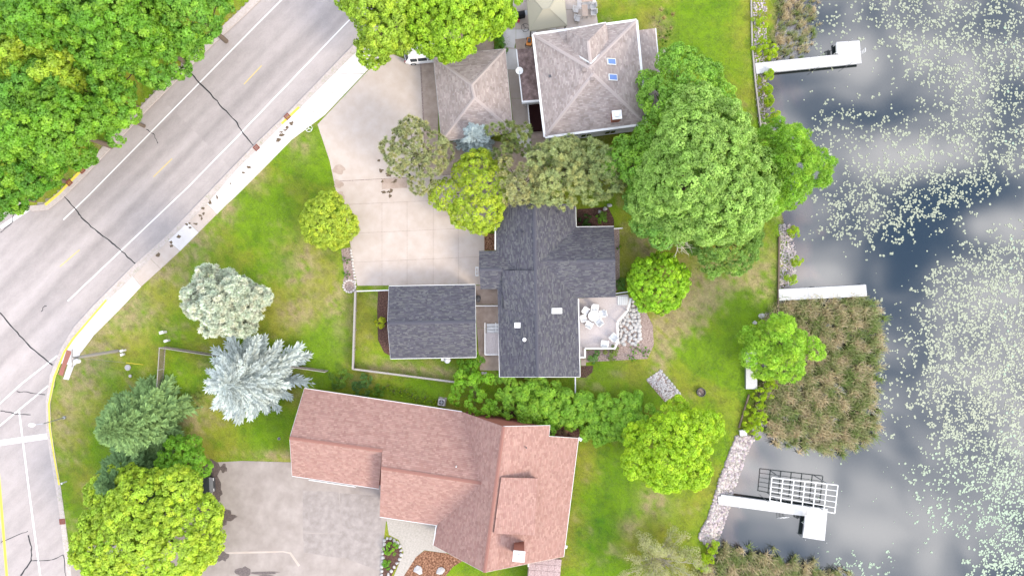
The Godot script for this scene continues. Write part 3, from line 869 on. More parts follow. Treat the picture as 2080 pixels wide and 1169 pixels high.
func grey_house():
	var r := base("house", Vector3(pt(1090, 590, 2.9).x, G, pt(1090, 590, 2.9).z))
	tag(r, "house with a charcoal shingle gable roof and a pale deck on its lake side", "house")
	var h := 2.9
	var nl := [1006, 418, h]; var nr := [1169, 414, h]; var sl := [1015, 765, h]; var sr := [1178, 765, h]
	var rn := [1085, 412, 4.7]; var rs := [1092, 765, 4.7]
	var left := [nl, rn, rs, sl]
	var right := [nr, sr, rs, rn]
	var rf := roof(r, "roof", [left, right], M.grey_shingles)
	ridge(r, rn, rs, M.grey_cap, rf)
	wall(r, [nl, nr, sr, sl], h, h, 0.4, M.grey_wall)
	gable(r, sl, rs, sr, Vector3(0, 0, -1), M.grey_wall)
	gable(r, nr, rn, nl, Vector3(0, 0, 1), M.grey_wall)
	# lake side wing
	var we := [1250, 528, 4.45]; var ww := [1098, 530, 4.45]
	var ne := [1247, 460, h]; var se := [1251, 603, h]; var nj := [1168, 461, h]; var sj := [1174, 605, h]
	var wing := roof(r, "wing_roof", [[nj, ne, we, ww], [se, sj, ww, we]], M.grey_shingles)
	ridge(r, we, [1172, 529, 4.45], M.grey_cap, wing)
	wall(r, [[1150, 461, h], ne, se, [1150, 605, h]], h, h, 0.35, M.grey_wall, "wing_wall")
	gable(r, se, we, ne, Vector3(-1, 0, 0), M.grey_wall)
	# entry wing towards the drive
	var ew := [973, 547, 3.75]; var ee := [1046, 547, 3.75]
	var en := [973, 509, h]; var es := [976, 587, h]; var ej := [1009, 509, h]; var ek := [1011, 587, h]
	var entry := roof(r, "entry_roof", [[en, ej, ee, ew], [ek, es, ew, ee]], M.grey_shingles)
	ridge(r, ew, [1018, 547, 3.75], M.grey_cap, entry)
	wall(r, [en, [1030, 509, h], [1030, 587, h], es], h, h, 0.3, M.grey_wall, "entry_wall")
	gable(r, en, ew, es, Vector3(1, 0, 0), M.grey_wall)
	# raised saddle behind the entry roof
	var k := on_plane(left, 1020, 550)
	var m := on_plane(left, 1021, 625)
	roof(r, "saddle_roof", [[[1020, 549, k + 0.55], [1087, 549, 4.72], [1088, 640, 4.72], [1021, 625, m + 0.03]]], M.grey_shingles, null, 0.1)
	trim(r, "saddle_wall", [1021, 549, k + 0.2], [1022, 625, m - 0.12], M.black, 0.06, 0.5)
	for e in [[[1006, 418, h], [1006, 507, h]], [[1012, 590, h], [1015, 765, h]], [[1169, 420, h], [1170, 459, h]], [nj, ne], [sr, [1175, 607, h]]]:
		trim(r, "gutter", e[0], e[1], M.white, 0.13, 0.12, -0.08)
	for e in [[sl, rs], [rs, sr]]: trim(r, "rake_trim", e[0], e[1], M.white, 0.1, 0.12, -0.1)
	var nrm := face_normal(right)
	skylight(r, 1131, 631, on_plane(right, 1131, 631, 0.05), nrm, Vector3(1, 0, 0).slide(nrm), 1.2, 0.6, M.white)
	vent(r, 1051, 660, on_plane(left, 1051, 660), Vector3(0.55, 0.32, 0.5), M.white)
	var st := sto()
	var c := loc(r, 1065, 689, on_plane(left, 1065, 689))
	tube(st, c, c + Vector3(0, 0.35, 0), 0.17, 0.17, 10)
	tube(st, c + Vector3(0, 0.33, 0), c + Vector3(0, 0.42, 0), 0.22, 0.08, 10)
	build(st, "roof_vent", M.white, r)
	for q in [[1022, 640, left], [1063, 472, left], [1133, 430, right]]:
		st = sto()
		c = loc(r, q[0], q[1], on_plane(q[2], q[0], q[1]))
		tube(st, c - Vector3(0, 0.1, 0), c + Vector3(0, 0.4, 0), 0.06, 0.06, 8)
		build(st, "vent_pipe", M.dark_metal, r)
	# side steps with a landing
	st = sto()
	prism(st, PackedVector2Array([vv(r, 986, 676, 0.8), vv(r, 1013, 676, 0.8), vv(r, 1014, 720, 0.8), vv(r, 986, 720, 0.8)]), -0.05, 0.72)
	var land := build(st, "landing", M.deck_boards, r)
	for i in 3:
		st = sto()
		var a := loc(r, 987, 673 - i * 6.5, 0.0)
		box(st, Vector3(a.x + 0.75, 0.3 - i * 0.1, a.z), Vector3(1.3, 0.52 - i * 0.17, 0.34))
		build(st, "step", M.white, land)
	for e in [[[985, 655, 1.5], [985, 720, 1.5]], [[985, 720, 1.5], [1013, 720, 1.5]], [[1007, 655, 1.5], [1007, 672, 1.5]]]: trim(r, "stair_rail", e[0], e[1], M.white, 0.09, 0.09)
	for e in [[985, 657], [985, 690], [985, 719], [1010, 719]]: trim(r, "stair_post", [e[0], e[1], 0.1], [e[0], e[1], 1.5], M.white, 0.08, 0.08)
	# porch light frame by the entry
	st = sto()
	c = loc(r, 968, 551, 1.2)
	for z in [-0.45, 0.45]: box(st, c + Vector3(0.05, 0, z), Vector3(0.35, 0.06, 0.1))
	for x in [-0.1, 0.15]: box(st, c + Vector3(x, -0.05, 0), Vector3(0.06, 0.06, 0.9))
	box(st, c + Vector3(0, -0.6, 0), Vector3(0.06, 1.1, 0.06))
	build(st, "entry_trellis", M.white, r)
	for z in [0.3, 0.7]: window(r, loc(r, 1178, 605 + z * 160, 1.6) + Vector3(-0.38, 0, 0), Vector3(1, 0, 0), 1.5, 1.3)

func grey_garage():
	var r := base("garage", Vector3(pt(878, 654, 2.6).x, G, pt(878, 654, 2.6).z))
	tag(r, "detached garage with a charcoal shingle gable roof inside the fenced yard", "garage")
	var h := 2.6
	var tl := [790, 581, h]; var tr := [965, 578, h]; var br := [967, 725, h]; var bl := [793, 728, h]
	var w := [787, 656, 4.15]; var e := [966, 653, 4.15]
	var rf := roof(r, "roof", [[tl, tr, e, w], [br, bl, w, e]], M.grey_shingles)
	ridge(r, w, e, M.grey_cap, rf)
	wall(r, [tl, tr, br, bl], h, h, 0.3, M.grey_wall)
	gable(r, bl, w, tl, Vector3(1, 0, 0), M.grey_wall)
	gable(r, tr, e, br, Vector3(-1, 0, 0), M.grey_wall)
	trim(r, "gutter", tl, tr, M.white, 0.12, 0.12, -0.08)
	trim(r, "gutter", bl, br, M.white, 0.12, 0.12, -0.08)
	for p in [[tr, e], [e, br], [tl, w], [w, bl]]: trim(r, "rake_trim", p[0], p[1], M.white, 0.07, 0.12, -0.1)
	var st := sto()
	box(st, Vector3(0, 1.1, loc(r, 878, 580, h).z + 0.28), Vector3(5.0, 2.2, 0.08))
	build(st, "garage_door", M.white, r)

func red_house():
	var r := base("house", Vector3(pt(880, 960, 2.8).x, G, pt(880, 960, 2.8).z))
	tag(r, "long house with red shingle gable roofs next to the asphalt driveway", "house")
	var h := 2.8
	var nw := [618, 788.5, h]; var ne := [938, 836, h]
	var r1w := [588, 889, 5.5]; var r1e := [776, 915, 5.5]
	var s1w := [593, 966, h]; var s1e := [769, 992, h]
	var r2w := [774, 950, 6.3]; var r2e := [1000, 984, 6.3]
	var s2w := [771, 1049, h]; var s2e := [886, 1066, h]
	var bn := [1023, 866, 8.0]; var bs := [984, 1162, 8.0]
	var wb := [880, 1107, h]
	var rf := roof(r, "roof", [[nw, ne, r2e, r2w, r1e, r1w], [r1w, r1e, s1e, s1w], [r2w, r2e, s2e, s2w]], M.red_shingles)
	ridge(r, r1w, r1e, M.red_cap, rf)
	ridge(r, r2w, r2e, M.red_cap, rf)
	var east := [[1023, 866, 8.0], [1175, 890, h], [1145, 1130, h], [984, 1162, 8.0]]
	var e1 := on_plane(east, 1117, 864); var e2 := on_plane(east, 1115, 886)
	var rb := roof(r, "cross_roof", [[ne, bn, bs, wb], [bn, [1117, 864, e1], [1115, 886, e2], [1175, 890, h], [1145, 1130, h], bs]], M.red_shingles)
	ridge(r, bn, bs, M.red_cap, rb)
	wall(r, [nw, ne, [950, 1000, h], s2w, s1e, s1w], h, h, 0.4, M.red_brick)
	wall(r, [ne, [1100, 860, h], [1112, 882, h], [1175, 890, h], [1145, 1130, h], [1010, 1112, h], wb], h, h, 0.4, M.red_brick, "cross_wall")
	gable(r, s1w, r1w, nw, Vector3(1, 0, 0.15), M.red_brick)
	gable(r, s2w, r2w, nw if false else [790, 860, 4.0], Vector3(1, 0, 0.15), M.red_brick)
	gable(r, ne, bn, [1117, 864, e1], Vector3(0.13, 0, 1), M.red_brick)
	gable(r, [1145, 1130, h], bs, wb, Vector3(0.13, 0, -1), M.red_brick)
	for e in [[nw, ne], [s1w, s1e], [s2w, s2e], [s2e, wb], [[1175, 890, h], [1145, 1130, h]]]: trim(r, "gutter", e[0], e[1], M.white, 0.1, 0.11, -0.06)
	for e in [[nw, r1w], [r1w, s1w], [[1117, 864, e1], [1115, 886, e2]], [bn, [1117, 864, e1]], [[1115, 886, e2], [1175, 890, h]]]: trim(r, "rake_trim", e[0], e[1], M.white, 0.07, 0.12, -0.09)
	for e in [[bs, wb], [bs, [1145, 1130, h]]]: trim(r, "rake_trim", e[0], e[1], M.cream_wall, 0.07, 0.12, -0.09)
	# shed dormer
	var hw := on_plane(east, 1014, 970) + 0.1
	var top := roof(r, "dormer_roof", [[[1018, 969, hw], [1092, 971, 6.6], [1086, 1087, 6.6], [1003, 1083, hw]]], M.red_shingles)
	var st := sto()
	var q := PackedVector2Array([vv(r, 1022, 973, 7.4), vv(r, 1088, 975, 6.6), vv(r, 1082, 1082, 6.6), vv(r, 1007, 1079, 7.4)])
	prism(st, q, 4.2, 6.38)
	build(st, "dormer_wall", M.brown_wall, r)
	# chimney
	st = sto()
	var c := loc(r, 1054, 1129, 8.6)
	box(st, Vector3(c.x, 6.2, c.z), Vector3(1.05, 4.6, 0.95), Basis(Vector3.UP, -0.1))
	var ch := build(st, "chimney", M.red_brick, r)
	st = sto()
	box(st, Vector3(c.x, 8.56, c.z), Vector3(1.2, 0.14, 1.1), Basis(Vector3.UP, -0.1))
	box(st, Vector3(c.x, 8.72, c.z), Vector3(0.45, 0.2, 0.45), Basis(Vector3.UP, -0.1))
	build(st, "chimney_cap", M.stucco_white, ch)
	for s in [[1177, 892, 2.7], [1147, 1110, 2.7]]:
		st = sto()
		var p := loc(r, s[0], s[1], s[2])
		box(st, p + Vector3(0.08, -0.15, 0), Vector3(0.42, 0.3, 0.3), Basis(Vector3.UP, -0.5))
		build(st, "downspout_head", M.white, r)
	st = sto()
	c = loc(r, 927, 946, on_plane([ne, r2e, r2w], 927, 946))
	tube(st, c, c + Vector3(0, 0.4, 0), 0.06, 0.06, 8)
	build(st, "vent_pipe", M.white, r)
	c = loc(r, 1069, 908, on_plane(east, 1069, 908))
	st = sto()
	tube(st, c, c + Vector3(0, 0.35, 0), 0.06, 0.06, 8)
	build(st, "vent_pipe", M.dark_metal, r)
	window(r, loc(r, 880, 1085, 1.5) + Vector3(0.42, 0, 0), Vector3(-1, 0, 0.12), 1.2, 1.3)
	st = sto()
	box(st, Vector3(loc(r, 680, 977, 1.1).x, 1.1, loc(r, 680, 977, 1.1).z - 0.1), Vector3(5.2, 2.2, 0.1), Basis(Vector3.UP, -0.148))
	build(st, "garage_door", M.white, r)
	# stone terrace at the lake end
	var t := base("terrace", Vector3.ZERO)
	struct(t)
	var k := 0
	for i in 5:
		for j in 6:
			var u := 1076.0 + i * 13.0 - j * 1.2
			var v := 1131.0 + j * 13.0 + i * 1.0
			for s in Geometry2D.offset_polygon(poly([[u, v], [u + 13, v + 1], [u + 12, v + 14], [u - 1, v + 13]], 2.3), -0.012):
				slab(t, s, 2.0, 2.3 + rnd(-0.01, 0.01), M.terrace_stone, "flagstone")
	slab(t, poly([[1077, 1132], [1138, 1137], [1130, 1210], [1070, 1208]], 2.3), 0.0, 2.24, M.terrace_stone, "terrace_base")
	trim(t, "terrace_edge", [1075, 1131, 2.4], [1073, 1150, 2.4], M.stucco_white, 0.14, 0.2)

# ---------------------------------------------------------------- foliage
func rand_dir() -> Vector3:
	var y := rnd(-1, 1)
	var a := rnd(0, TAU)
	var s := sqrt(1.0 - y * y)
	return Vector3(cos(a) * s, y, sin(a) * s)
# a bunch of leaves round +Y, about one unit in radius
func leaf_clump(kind: String, seed_: int) -> Dictionary:
	var key := kind + str(seed_)
	if MESH.has(key): return MESH[key]
	var old := rng.state
	rng.seed = 100 + seed_ * 13 + kind.hash() % 1000
	var V := PackedVector3Array()
	var N := PackedVector3Array()
	var C := PackedColorArray()
	var n := {"leaf": 100, "maple": 100, "fern": 92, "needle": 96, "tuft": 90, "sparse": 46, "weed": 50}[kind] as int
	for i in n:
		var d := rand_dir()
		d.y = absf(d.y) * 1.25 - 0.35
		d = d.normalized()
		var p := d * (0.5 + 0.5 * sqrt(rng.randf())) * Vector3(1, 0.8, 1)
		var nm := (d * 0.8 + Vector3(0, 0.45, 0) + rand_dir() * 0.7).normalized()
		var t := nm.cross(rand_dir()).normalized()
		var l := rnd(0.32, 0.48)
		var w := l * 0.8
		match kind:
			"maple": l = rnd(0.38, 0.56); w = l * 0.85
			"fern":
				l = rnd(0.5, 0.8); w = l * 0.34
				t = (d + rand_dir() * 0.6 + Vector3(0, -0.2, 0)).normalized()
			"needle":
				l = rnd(0.55, 0.9); w = 0.13
				t = (d + rand_dir() * 0.35).normalized(); p = d * rnd(0.1, 0.55)
			"tuft":
				l = rnd(0.55, 0.85); w = 0.24
				t = (d * 0.8 + Vector3(0, 0.5, 0) + rand_dir() * 0.3).normalized(); p = d * rnd(0.25, 0.8)
			"sparse": l = rnd(0.28, 0.42); w = l * 0.6
			"weed":
				l = rnd(0.6, 1.0); w = l * 0.26
				t = (d + Vector3(0, 0.4, 0)).normalized(); p = d * rnd(0.1, 0.6)
		if kind in ["fern", "needle", "tuft", "weed"]:
			nm = t.cross(rand_dir()).normalized()
			if nm.dot(d + Vector3.UP) < 0: nm = -nm
		var b := nm.cross(t).normalized()
		var tone := rnd(0.78, 1.18)      # leaves differ a little, wherever they hang
		leaf_tri(V, N, C, p + t * l * 0.5, p - t * l * 0.5 + b * w * 0.5, p - t * l * 0.5 - b * w * 0.5, nm, Color(tone, tone, tone))
	rng.state = old
	MESH[key] = {"v": V, "n": N, "c": C}
	return MESH[key]
# one leaf, wound so that its front agrees with the way it faces
func leaf_tri(V: PackedVector3Array, N: PackedVector3Array, C: PackedColorArray, a: Vector3, b: Vector3, c: Vector3, way: Vector3, col: Color):
	var n := (c - a).cross(b - a).normalized()
	V.append(a)
	if n.dot(way) < 0:
		n = -n
		V.append(c); V.append(b)
	else:
		V.append(b); V.append(c)
	for i in 3:
		N.append(n); C.append(col)
# a flat conifer spray along +Z, one unit long
func spray(seed_: int) -> Dictionary:
	var key := "spray" + str(seed_)
	if MESH.has(key): return MESH[key]
	var old := rng.state
	rng.seed = 300 + seed_
	var V := PackedVector3Array()
	var N := PackedVector3Array()
	var C := PackedColorArray()
	for i in 18:
		var s := 0.05 + i / 18.0 * 0.97
		for side in [-1.0, 1.0, 0.0]:
			var l: float = (0.27 * pow(1.04 - s, 0.6) + 0.07) * rnd(0.75, 1.2)
			if side == 0.0: l = 0.12
			var a: float = side * rnd(0.7, 1.0)
			var dir := Vector3(sin(a), rnd(-0.12, 0.12) + (0.5 if side == 0.0 else 0.05), cos(a)).normalized()
			var o := Vector3(0, -0.10 * s * s, s)
			var steps := maxi(2, int(l / 0.055))
			for k in steps:
				var c := o + dir * l * (k + 0.4) / steps
				var hw := 0.05 * (1.0 - 0.5 * float(k) / steps)
				var hl := l / steps
				var n := Vector3.UP + rand_dir() * 0.7
				var b := n.cross(dir).normalized()
				var v := rnd(0.78, 1.25)
				leaf_tri(V, N, C, c + dir * hl, c - dir * hl * 0.6 + b * hw, c - dir * hl * 0.6 - b * hw, Vector3.UP, Color(v, v, v))
	rng.state = old
	MESH[key] = {"v": V, "n": N, "c": C}
	return MESH[key]
# joins placed clumps into one mesh; items: [which clump, transform, tint]
func bake(parent, called: String, clumps: Array, items: Array, m: Material) -> MeshInstance3D:
	var V := PackedVector3Array()
	var N := PackedVector3Array()
	var C := PackedColorArray()
	for it in items:
		var d: Dictionary = clumps[it[0]]
		var t: Transform3D = it[1]
		V.append_array(t * (d.v as PackedVector3Array))
		N.append_array(Transform3D(t.basis.orthonormalized(), Vector3.ZERO) * (d.n as PackedVector3Array))
		var q := it[2] as Color
		var key := "%d_%d_%d_%d" % [it[0], int(q.r * 140), int(q.g * 140), int(q.b * 140)]
		if not d.has(key):
			var tinted := PackedColorArray()
			for c in d.c: tinted.append(Color(c.r * q.r, c.g * q.g, c.b * q.b))
			d[key] = tinted
		C.append_array(d[key])
	var ar := []
	ar.resize(Mesh.ARRAY_MAX)
	ar[Mesh.ARRAY_VERTEX] = V
	ar[Mesh.ARRAY_NORMAL] = N
	ar[Mesh.ARRAY_COLOR] = C
	var me := ArrayMesh.new()
	me.add_surface_from_arrays(Mesh.PRIMITIVE_TRIANGLES, ar)
	n_leaves += V.size() / 3
	return inst(me, called, m, parent)
var n_leaves := 0
func scatter(parent, called: String, mesh: Mesh, m: Material, xf: Array, cols: Array) -> MultiMeshInstance3D:
	var mm := MultiMesh.new()
	mm.transform_format = MultiMesh.TRANSFORM_3D
	mm.use_colors = true
	mm.mesh = mesh
	mm.instance_count = xf.size()
	for i in xf.size():
		mm.set_instance_transform(i, xf[i])
		mm.set_instance_color(i, cols[i])
	var o := MultiMeshInstance3D.new()
	o.name = called
	o.multimesh = mm
	o.material_override = m
	(parent if parent else self).add_child(o, true)
	return o
func facing(dir: Vector3, s: float) -> Basis:
	var y := dir.normalized()
	var x := y.cross(rand_dir()).normalized()
	return Basis(x, y, x.cross(y)).scaled(Vector3(s, s, s))

# u, v: middle of the crown as surveyed at height hc; rp: its radius in plan units
func tree(called: String, label: String, category: String, u: float, v: float, rp: float, hc: float, rv: float, col: Color, o := {}) -> Node3D:
	var c := pt(u, v, hc)
	var gy := ground_y(px(c.x, c.z))
	var root := base(called, Vector3(c.x, gy, c.z))
	tag(root, label, category, o.get("group", ""))
	var R := rp * (H - hc) / F
	var kind: String = o.get("kind", "leaf")
	var s0: float = o.get("clump", 0.5)
	var cover: float = o.get("cover", 1.0)
	var squash: Vector2 = o.get("squash", Vector2.ONE)
	var lobes := []
	if o.has("lobes"):
		for l in o.lobes:      # own lobes: plan offset and radius
			var q := pt(l[0], l[1], hc) - c
			lobes.append([Vector3(q.x, l[3] if l.size() > 3 else 0.0, q.z), l[2] * (H - hc) / F, Vector3(q.x, R * 0.4, q.z).normalized()])
	else:
		var nl := clampi(int(R * o.get("lobe_rate", 4.4)), 7, 34)
		for i in nl:
			var y := lerpf(1.0, o.get("low", -0.3), (i + 0.5) / nl)
			var a := i * 2.39996 + rnd(-0.35, 0.35)
			var sy := sqrt(1.0 - y * y)
			var d := Vector3(cos(a) * sy, y, sin(a) * sy)
			var far := rnd(0.55, 0.84) * (1.0 + 0.55 * noise.get_noise_2d(cos(a) * 45.0 + u * 3.0, sin(a) * 45.0 + v * 3.0))
			if o.has("compact"): far = rnd(0.58, 0.66)
			lobes.append([d * Vector3(R * squash.x, rv, R * squash.y) * far, minf(R * minf(squash.x, squash.y), rv * 1.4) * (rnd(0.24, 0.42) if not o.has("compact") else rnd(0.4, 0.48)), d])
		lobes.append([Vector3.ZERO, minf(R * minf(squash.x, squash.y), rv) * 0.5, Vector3.UP])
	var items := []
	var mid := Vector3(0, hc - gy, 0)
	var young: Color = o.get("young", Color(col.r * 1.35, col.g * 1.15, col.b))
	var near := {}
	var gap: float = s0 * o.get("gap", 1.22)
	for l in lobes:
		var lr: float = l[1]
		var m := int(lr * lr / (s0 * s0) * 16.0 * cover) + 3
		for i in m:
			var d := rand_dir()
			if d.dot(l[2]) + d.y * 0.5 < (-0.25 if not o.has("low") else -0.6): continue
			var p: Vector3 = l[0] + d * lr * rnd(0.78, 1.12) * Vector3(1, clampf(rv / R, 0.55, 1.5), 1)
			var inside := false
			for k in lobes:
				if k != l and p.distance_to(k[0]) < k[1] * 0.72:
					inside = true
					break
			if inside: continue
			var cellv := Vector3i((p / gap).floor())
			for ii in 27:
				var key := cellv + Vector3i(ii % 3 - 1, int(ii / 3) % 3 - 1, int(ii / 9) - 1)
				if near.has(key):
					for qq in near[key]:
						if p.distance_to(qq) < gap: inside = true
				if inside: break
			if inside: continue
			if not near.has(cellv): near[cellv] = []
			near[cellv].append(p)
			var w := mid + p
			if w.y < 0.15: continue
			var sight := (w + root.position) * Vector3(1, 0, 1) * F / (H - w.y - gy)
			if absf(sight.x) > 1100.0 or absf(sight.z) > 650.0: continue      # well outside the picture
			var out := (d * 0.7 + p.normalized() * 0.5 + Vector3(0, 0.45, 0)).normalized()
			if kind == "tuft": out = (d * 0.5 + Vector3(0, 0.8, 0)).normalized()
			var g := rng.randi() % 3
			var t := col.lerp(young, clampf(rng.randf() * rng.randf() * 1.5, 0, 1))
			var k2 := rnd(0.78, 1.16)
			k2 *= 1.22
			items.append([g, Transform3D(facing(out, s0 * rnd(0.75, 1.25)), w), Color(t.r * k2, t.g * k2, t.b * k2)])
	var st := sto()
	var tr: float = o.get("trunk", clampf(R * 0.055, 0.05, 0.34))
	var fork := Vector3(0, maxf(0.25, (hc - gy) * 0.45), 0)
	tube(st, Vector3(0, -0.1, 0), fork, tr * 1.25, tr, 8)
	tube(st, fork, mid + Vector3(0, rv * 0.4, 0), tr, tr * 0.25, 6)
	for l in lobes:
		var a := fork.lerp(mid, rnd(0.0, 0.8))
		var b: Vector3 = mid + l[0] * 0.95
		var j := a.lerp(b, 0.5) + Vector3(0, -0.08 * R, 0)
		tube(st, a, j, tr * 0.5, tr * 0.34, 5)
		tube(st, j, b, tr * 0.34, tr * 0.12, 5)
	build(st, "trunk", o.get("bark", M.bark), root)
	bake(root, "crown", [leaf_clump(kind, 0), leaf_clump(kind, 1), leaf_clump(kind, 2)], items, M.needle if kind in ["needle", "tuft"] else M.leaf)
	return root

func spruce(label: String, u: float, v: float, rp: float, ht: float, col: Color, o := {}) -> Node3D:
	var hc := ht * 0.25
	var c := pt(u, v, hc)
	var root := base("spruce_tree", Vector3(c.x, G, c.z))
	tag(root, label, "spruce")
	var R := rp * (H - hc) / F
	var st := sto()
	tube(st, Vector3(0, -0.1, 0), Vector3(0, ht * 0.96, 0), 0.05 + ht * 0.014, 0.02, 7)
	build(st, "trunk", M.bark, root)
	var items := []
	var y := 0.5
	var turn := 0.0
	while y < ht - 0.15:
		var f := 1.0 - y / ht
		var l := R * pow(f, o.get("power", 0.85))
		var n := int(o.get("whorl", 8) * (0.75 + 0.35 * f))
		for i in n:
			var a := turn + TAU * i / n + rnd(-0.2, 0.2)
			var ll := maxf(0.25, l * rnd(0.78 - o.get("uneven", 0.0), 1.12 + o.get("uneven", 0.0) * 0.5))
			var lift := lerpf(0.75, o.get("droop", -0.12), pow(f, 0.5)) + rnd(-0.1, 0.1)
			var d := Vector3(cos(a) * cos(lift), sin(lift), sin(a) * cos(lift))
			var x := Vector3.UP.cross(d).normalized()
			var yy := d.cross(x)
			var wide: float = ll * o.get("wide", 1.0) * (1.0 if ll > 1.0 else 1.3)
			var g := rng.randi() % 2
			var k := rnd(0.82, 1.18)
			items.append([g, Transform3D(Basis(x * wide, yy * wide, d * ll), Vector3(0, y + rnd(-0.12, 0.12), 0)), Color(col.r * k, col.g * k, col.b * k)])
		turn += 0.55
		y += o.get("step", 0.34) * (0.6 + 0.5 * f)
	bake(root, "crown", [spray(0), spray(1)], items, M.needle)
	return root

func make_trees():
	var green := Color(0.10, 0.245, 0.025)
	var young := Color(0.20, 0.36, 0.025)
	var lime := Color(0.235, 0.36, 0.03)
	var soft := Color(0.205, 0.335, 0.06)
	# the wood across the street
	var g := "trees in the wood across the street"
	for t in [[388, 22, 80, 8.5, green, "broad green tree at the far end of the roadside wood"], [320, 88, 78, 7.0, green, "dark green tree of the wood leaning over the kerb above the long tar crack"], [255, 40, 86, 10.5, Color(0.10, 0.245, 0.016), "tall mid green tree deep in the roadside wood"], [130, 30, 84, 9.0, Color(0.10, 0.25, 0.018), "tall round green tree behind the lime crowns of the roadside wood"], [20, 30, 70, 8.0, green, "green tree at the back of the roadside wood"], [230, 120, 62, 8.0, Color(0.10, 0.24, 0.02), "shaded green tree in the middle of the roadside wood"], [70, 190, 80, 8.0, green, "dense green tree behind the yellow-tipped one in the wood"], [224, 226, 62, 6.5, green, "green tree of the wood with branches over the edge line"], [126, 262, 88, 8.5, Color(0.11, 0.255, 0.016), "large green tree with yellowish shoots over the yellow kerb"], [55, 350, 74, 6.0, Color(0.075, 0.21, 0.015), "dark green tree at the street corner of the wood"], [5, 396, 50, 5.0, Color(0.07, 0.19, 0.015), "low dark green tree at the very corner kerb"]]:
		tree("broadleaf_tree", t[5], "tree", t[0], t[1], t[2], t[3], t[3] * 0.5, t[4], {"clump": 0.43, "young": young, "group": g, "kind": "maple"})
	for t in [[25, 120, 50, 9.5, "lime green tree crown rising out of the wood"], [120, 140, 42, 9.0, "pale yellow green tree in the heart of the wood"], [150, 175, 30, 8.0, "small lime tree between the dark crowns of the wood"], [230, 192, 26, 5.0, "little bright yellow green tree beside the road kerb"], [15, 245, 30, 8.5, "narrow lime tree at the back of the wood"], [95, 100, 30, 9.0, "slim light green tree amid the wood"]]:
		tree("lime_tree", t[4], "tree", t[0], t[1], t[2], t[3], 2.2, Color(0.24, 0.36, 0.03), {"clump": 0.42, "group": g, "kind": "maple"})
	# bright maples over the white vehicle
	tree("maple_tree", "bright lime maple overhanging the sidewalk by the concrete drive", "tree", 788, 14, 98, 6.5, 3.8, lime, {"clump": 0.4, "kind": "maple"})
	tree("maple_tree", "bright lime maple spreading over the white vehicle", "tree", 925, 8, 112, 7.0, 4.0, Color(0.22, 0.37, 0.018), {"clump": 0.4, "kind": "maple"})
	tree("maple_tree", "lime maple next to the gazebo canopy", "tree", 1010, 20, 44, 6.0, 3.0, Color(0.21, 0.36, 0.018), {"clump": 0.42, "kind": "maple"})
	# by the lake
	tree("shade_tree", "huge shade tree with rounded tufts of foliage between house and lake", "tree", 1425, 365, 142, 9.0, 6.5, soft, {"clump": 0.48, "gap": 1.2, "lobe_rate": 4.0, "young": Color(0.26, 0.40, 0.08)})
	tree("shade_tree", "loose green tree reaching over the roof of the pale house", "tree", 1384, 212, 98, 6.5, 4.0, Color(0.155, 0.31, 0.035), {"clump": 0.42, "cover": 0.8})
	tree("shade_tree", "bright green tree hanging over the water's edge", "tree", 1560, 345, 88, 6.5, 5.0, Color(0.19, 0.36, 0.035), {"clump": 0.46, "kind": "fern"})
	tree("shade_tree", "green tree crowding the small pines behind the pale house", "tree", 1295, 335, 66, 6.0, 3.6, Color(0.14, 0.29, 0.03), {"clump": 0.45})
	tree("shade_tree", "feathery green tree over the dry grass by the stony shore", "tree", 1470, 474, 80, 4.0, 2.8, Color(0.17, 0.30, 0.06), {"clump": 0.42, "kind": "fern"})
	var tt := tree("shade_tree", "green tree with bare grey twigs on its house side", "tree", 1345, 436, 66, 5.0, 3.2, Color(0.145, 0.30, 0.05), {"clump": 0.45, "cover": 0.85})
	var dead := sto()
	for spot in [[1378, 498, 5.5, 0.6], [1366, 490, 5.5, 1.4], [1390, 490, 5.8, 1.0], [1355, 420, 6.5, 3.0], [1345, 428, 6.3, 3.3]]:
		for i in 7:
			var a0: float = spot[3] + rnd(-1.0, 1.0)
			var p0 := loc(tt, spot[0], spot[1], spot[2]) + Vector3(rnd(-0.3, 0.3), rnd(-0.2, 0.2), rnd(-0.3, 0.3))
			var d0 := Vector3(cos(a0), rnd(-0.1, 0.3), sin(a0)).normalized()
			for k in 4:
				var q0 := p0 + d0 * rnd(0.25, 0.5)
				tube(dead, p0, q0, 0.045 - k * 0.008, 0.037 - k * 0.008, 4)
				p0 = q0
				d0 = (d0 + rand_dir() * 0.4).normalized()
	build(dead, "bare_twigs", M.twig_bark, tt)
	# small garden trees
	tree("garden_tree", "round cream-green tree at the edge of the concrete drive", "tree", 667, 450, 57, 2.6, 2.0, Color(0.30, 0.40, 0.04), {"clump": 0.27, "gap": 1.1, "lobe_rate": 6.0, "compact": true})
	tree("garden_tree", "yellow green tree of three lobes in front of the grey house", "tree", 968, 385, 70, 3.8, 2.6, Color(0.285, 0.385, 0.03), {"clump": 0.32, "kind": "leaf", "lobes": [[972, 344, 38, 0.0], [985, 385, 46, 0.6], [975, 425, 46, 0.2], [945, 430, 32, -0.2], [905, 395, 32, -0.6], [1010, 360, 26, 0.0], [945, 352, 26, -0.2]]})
	tree("garden_tree", "round bright green tree by the stone bed of the deck", "tree", 1338, 576, 58, 2.8, 2.2, Color(0.21, 0.39, 0.016), {"clump": 0.3, "kind": "maple", "compact": true, "lobe_rate": 6.0})
	tree("willow_tree", "feathery light green willow over the white panel on the shore", "tree", 1580, 705, 70, 3.2, 2.6, Color(0.24, 0.42, 0.04), {"clump": 0.42, "kind": "fern", "cover": 1.2})
	tree("garden_tree", "yellow green tree at the lake end of the hedge", "tree", 1366, 900, 86, 4.2, 3.4, Color(0.26, 0.42, 0.018), {"clump": 0.36})
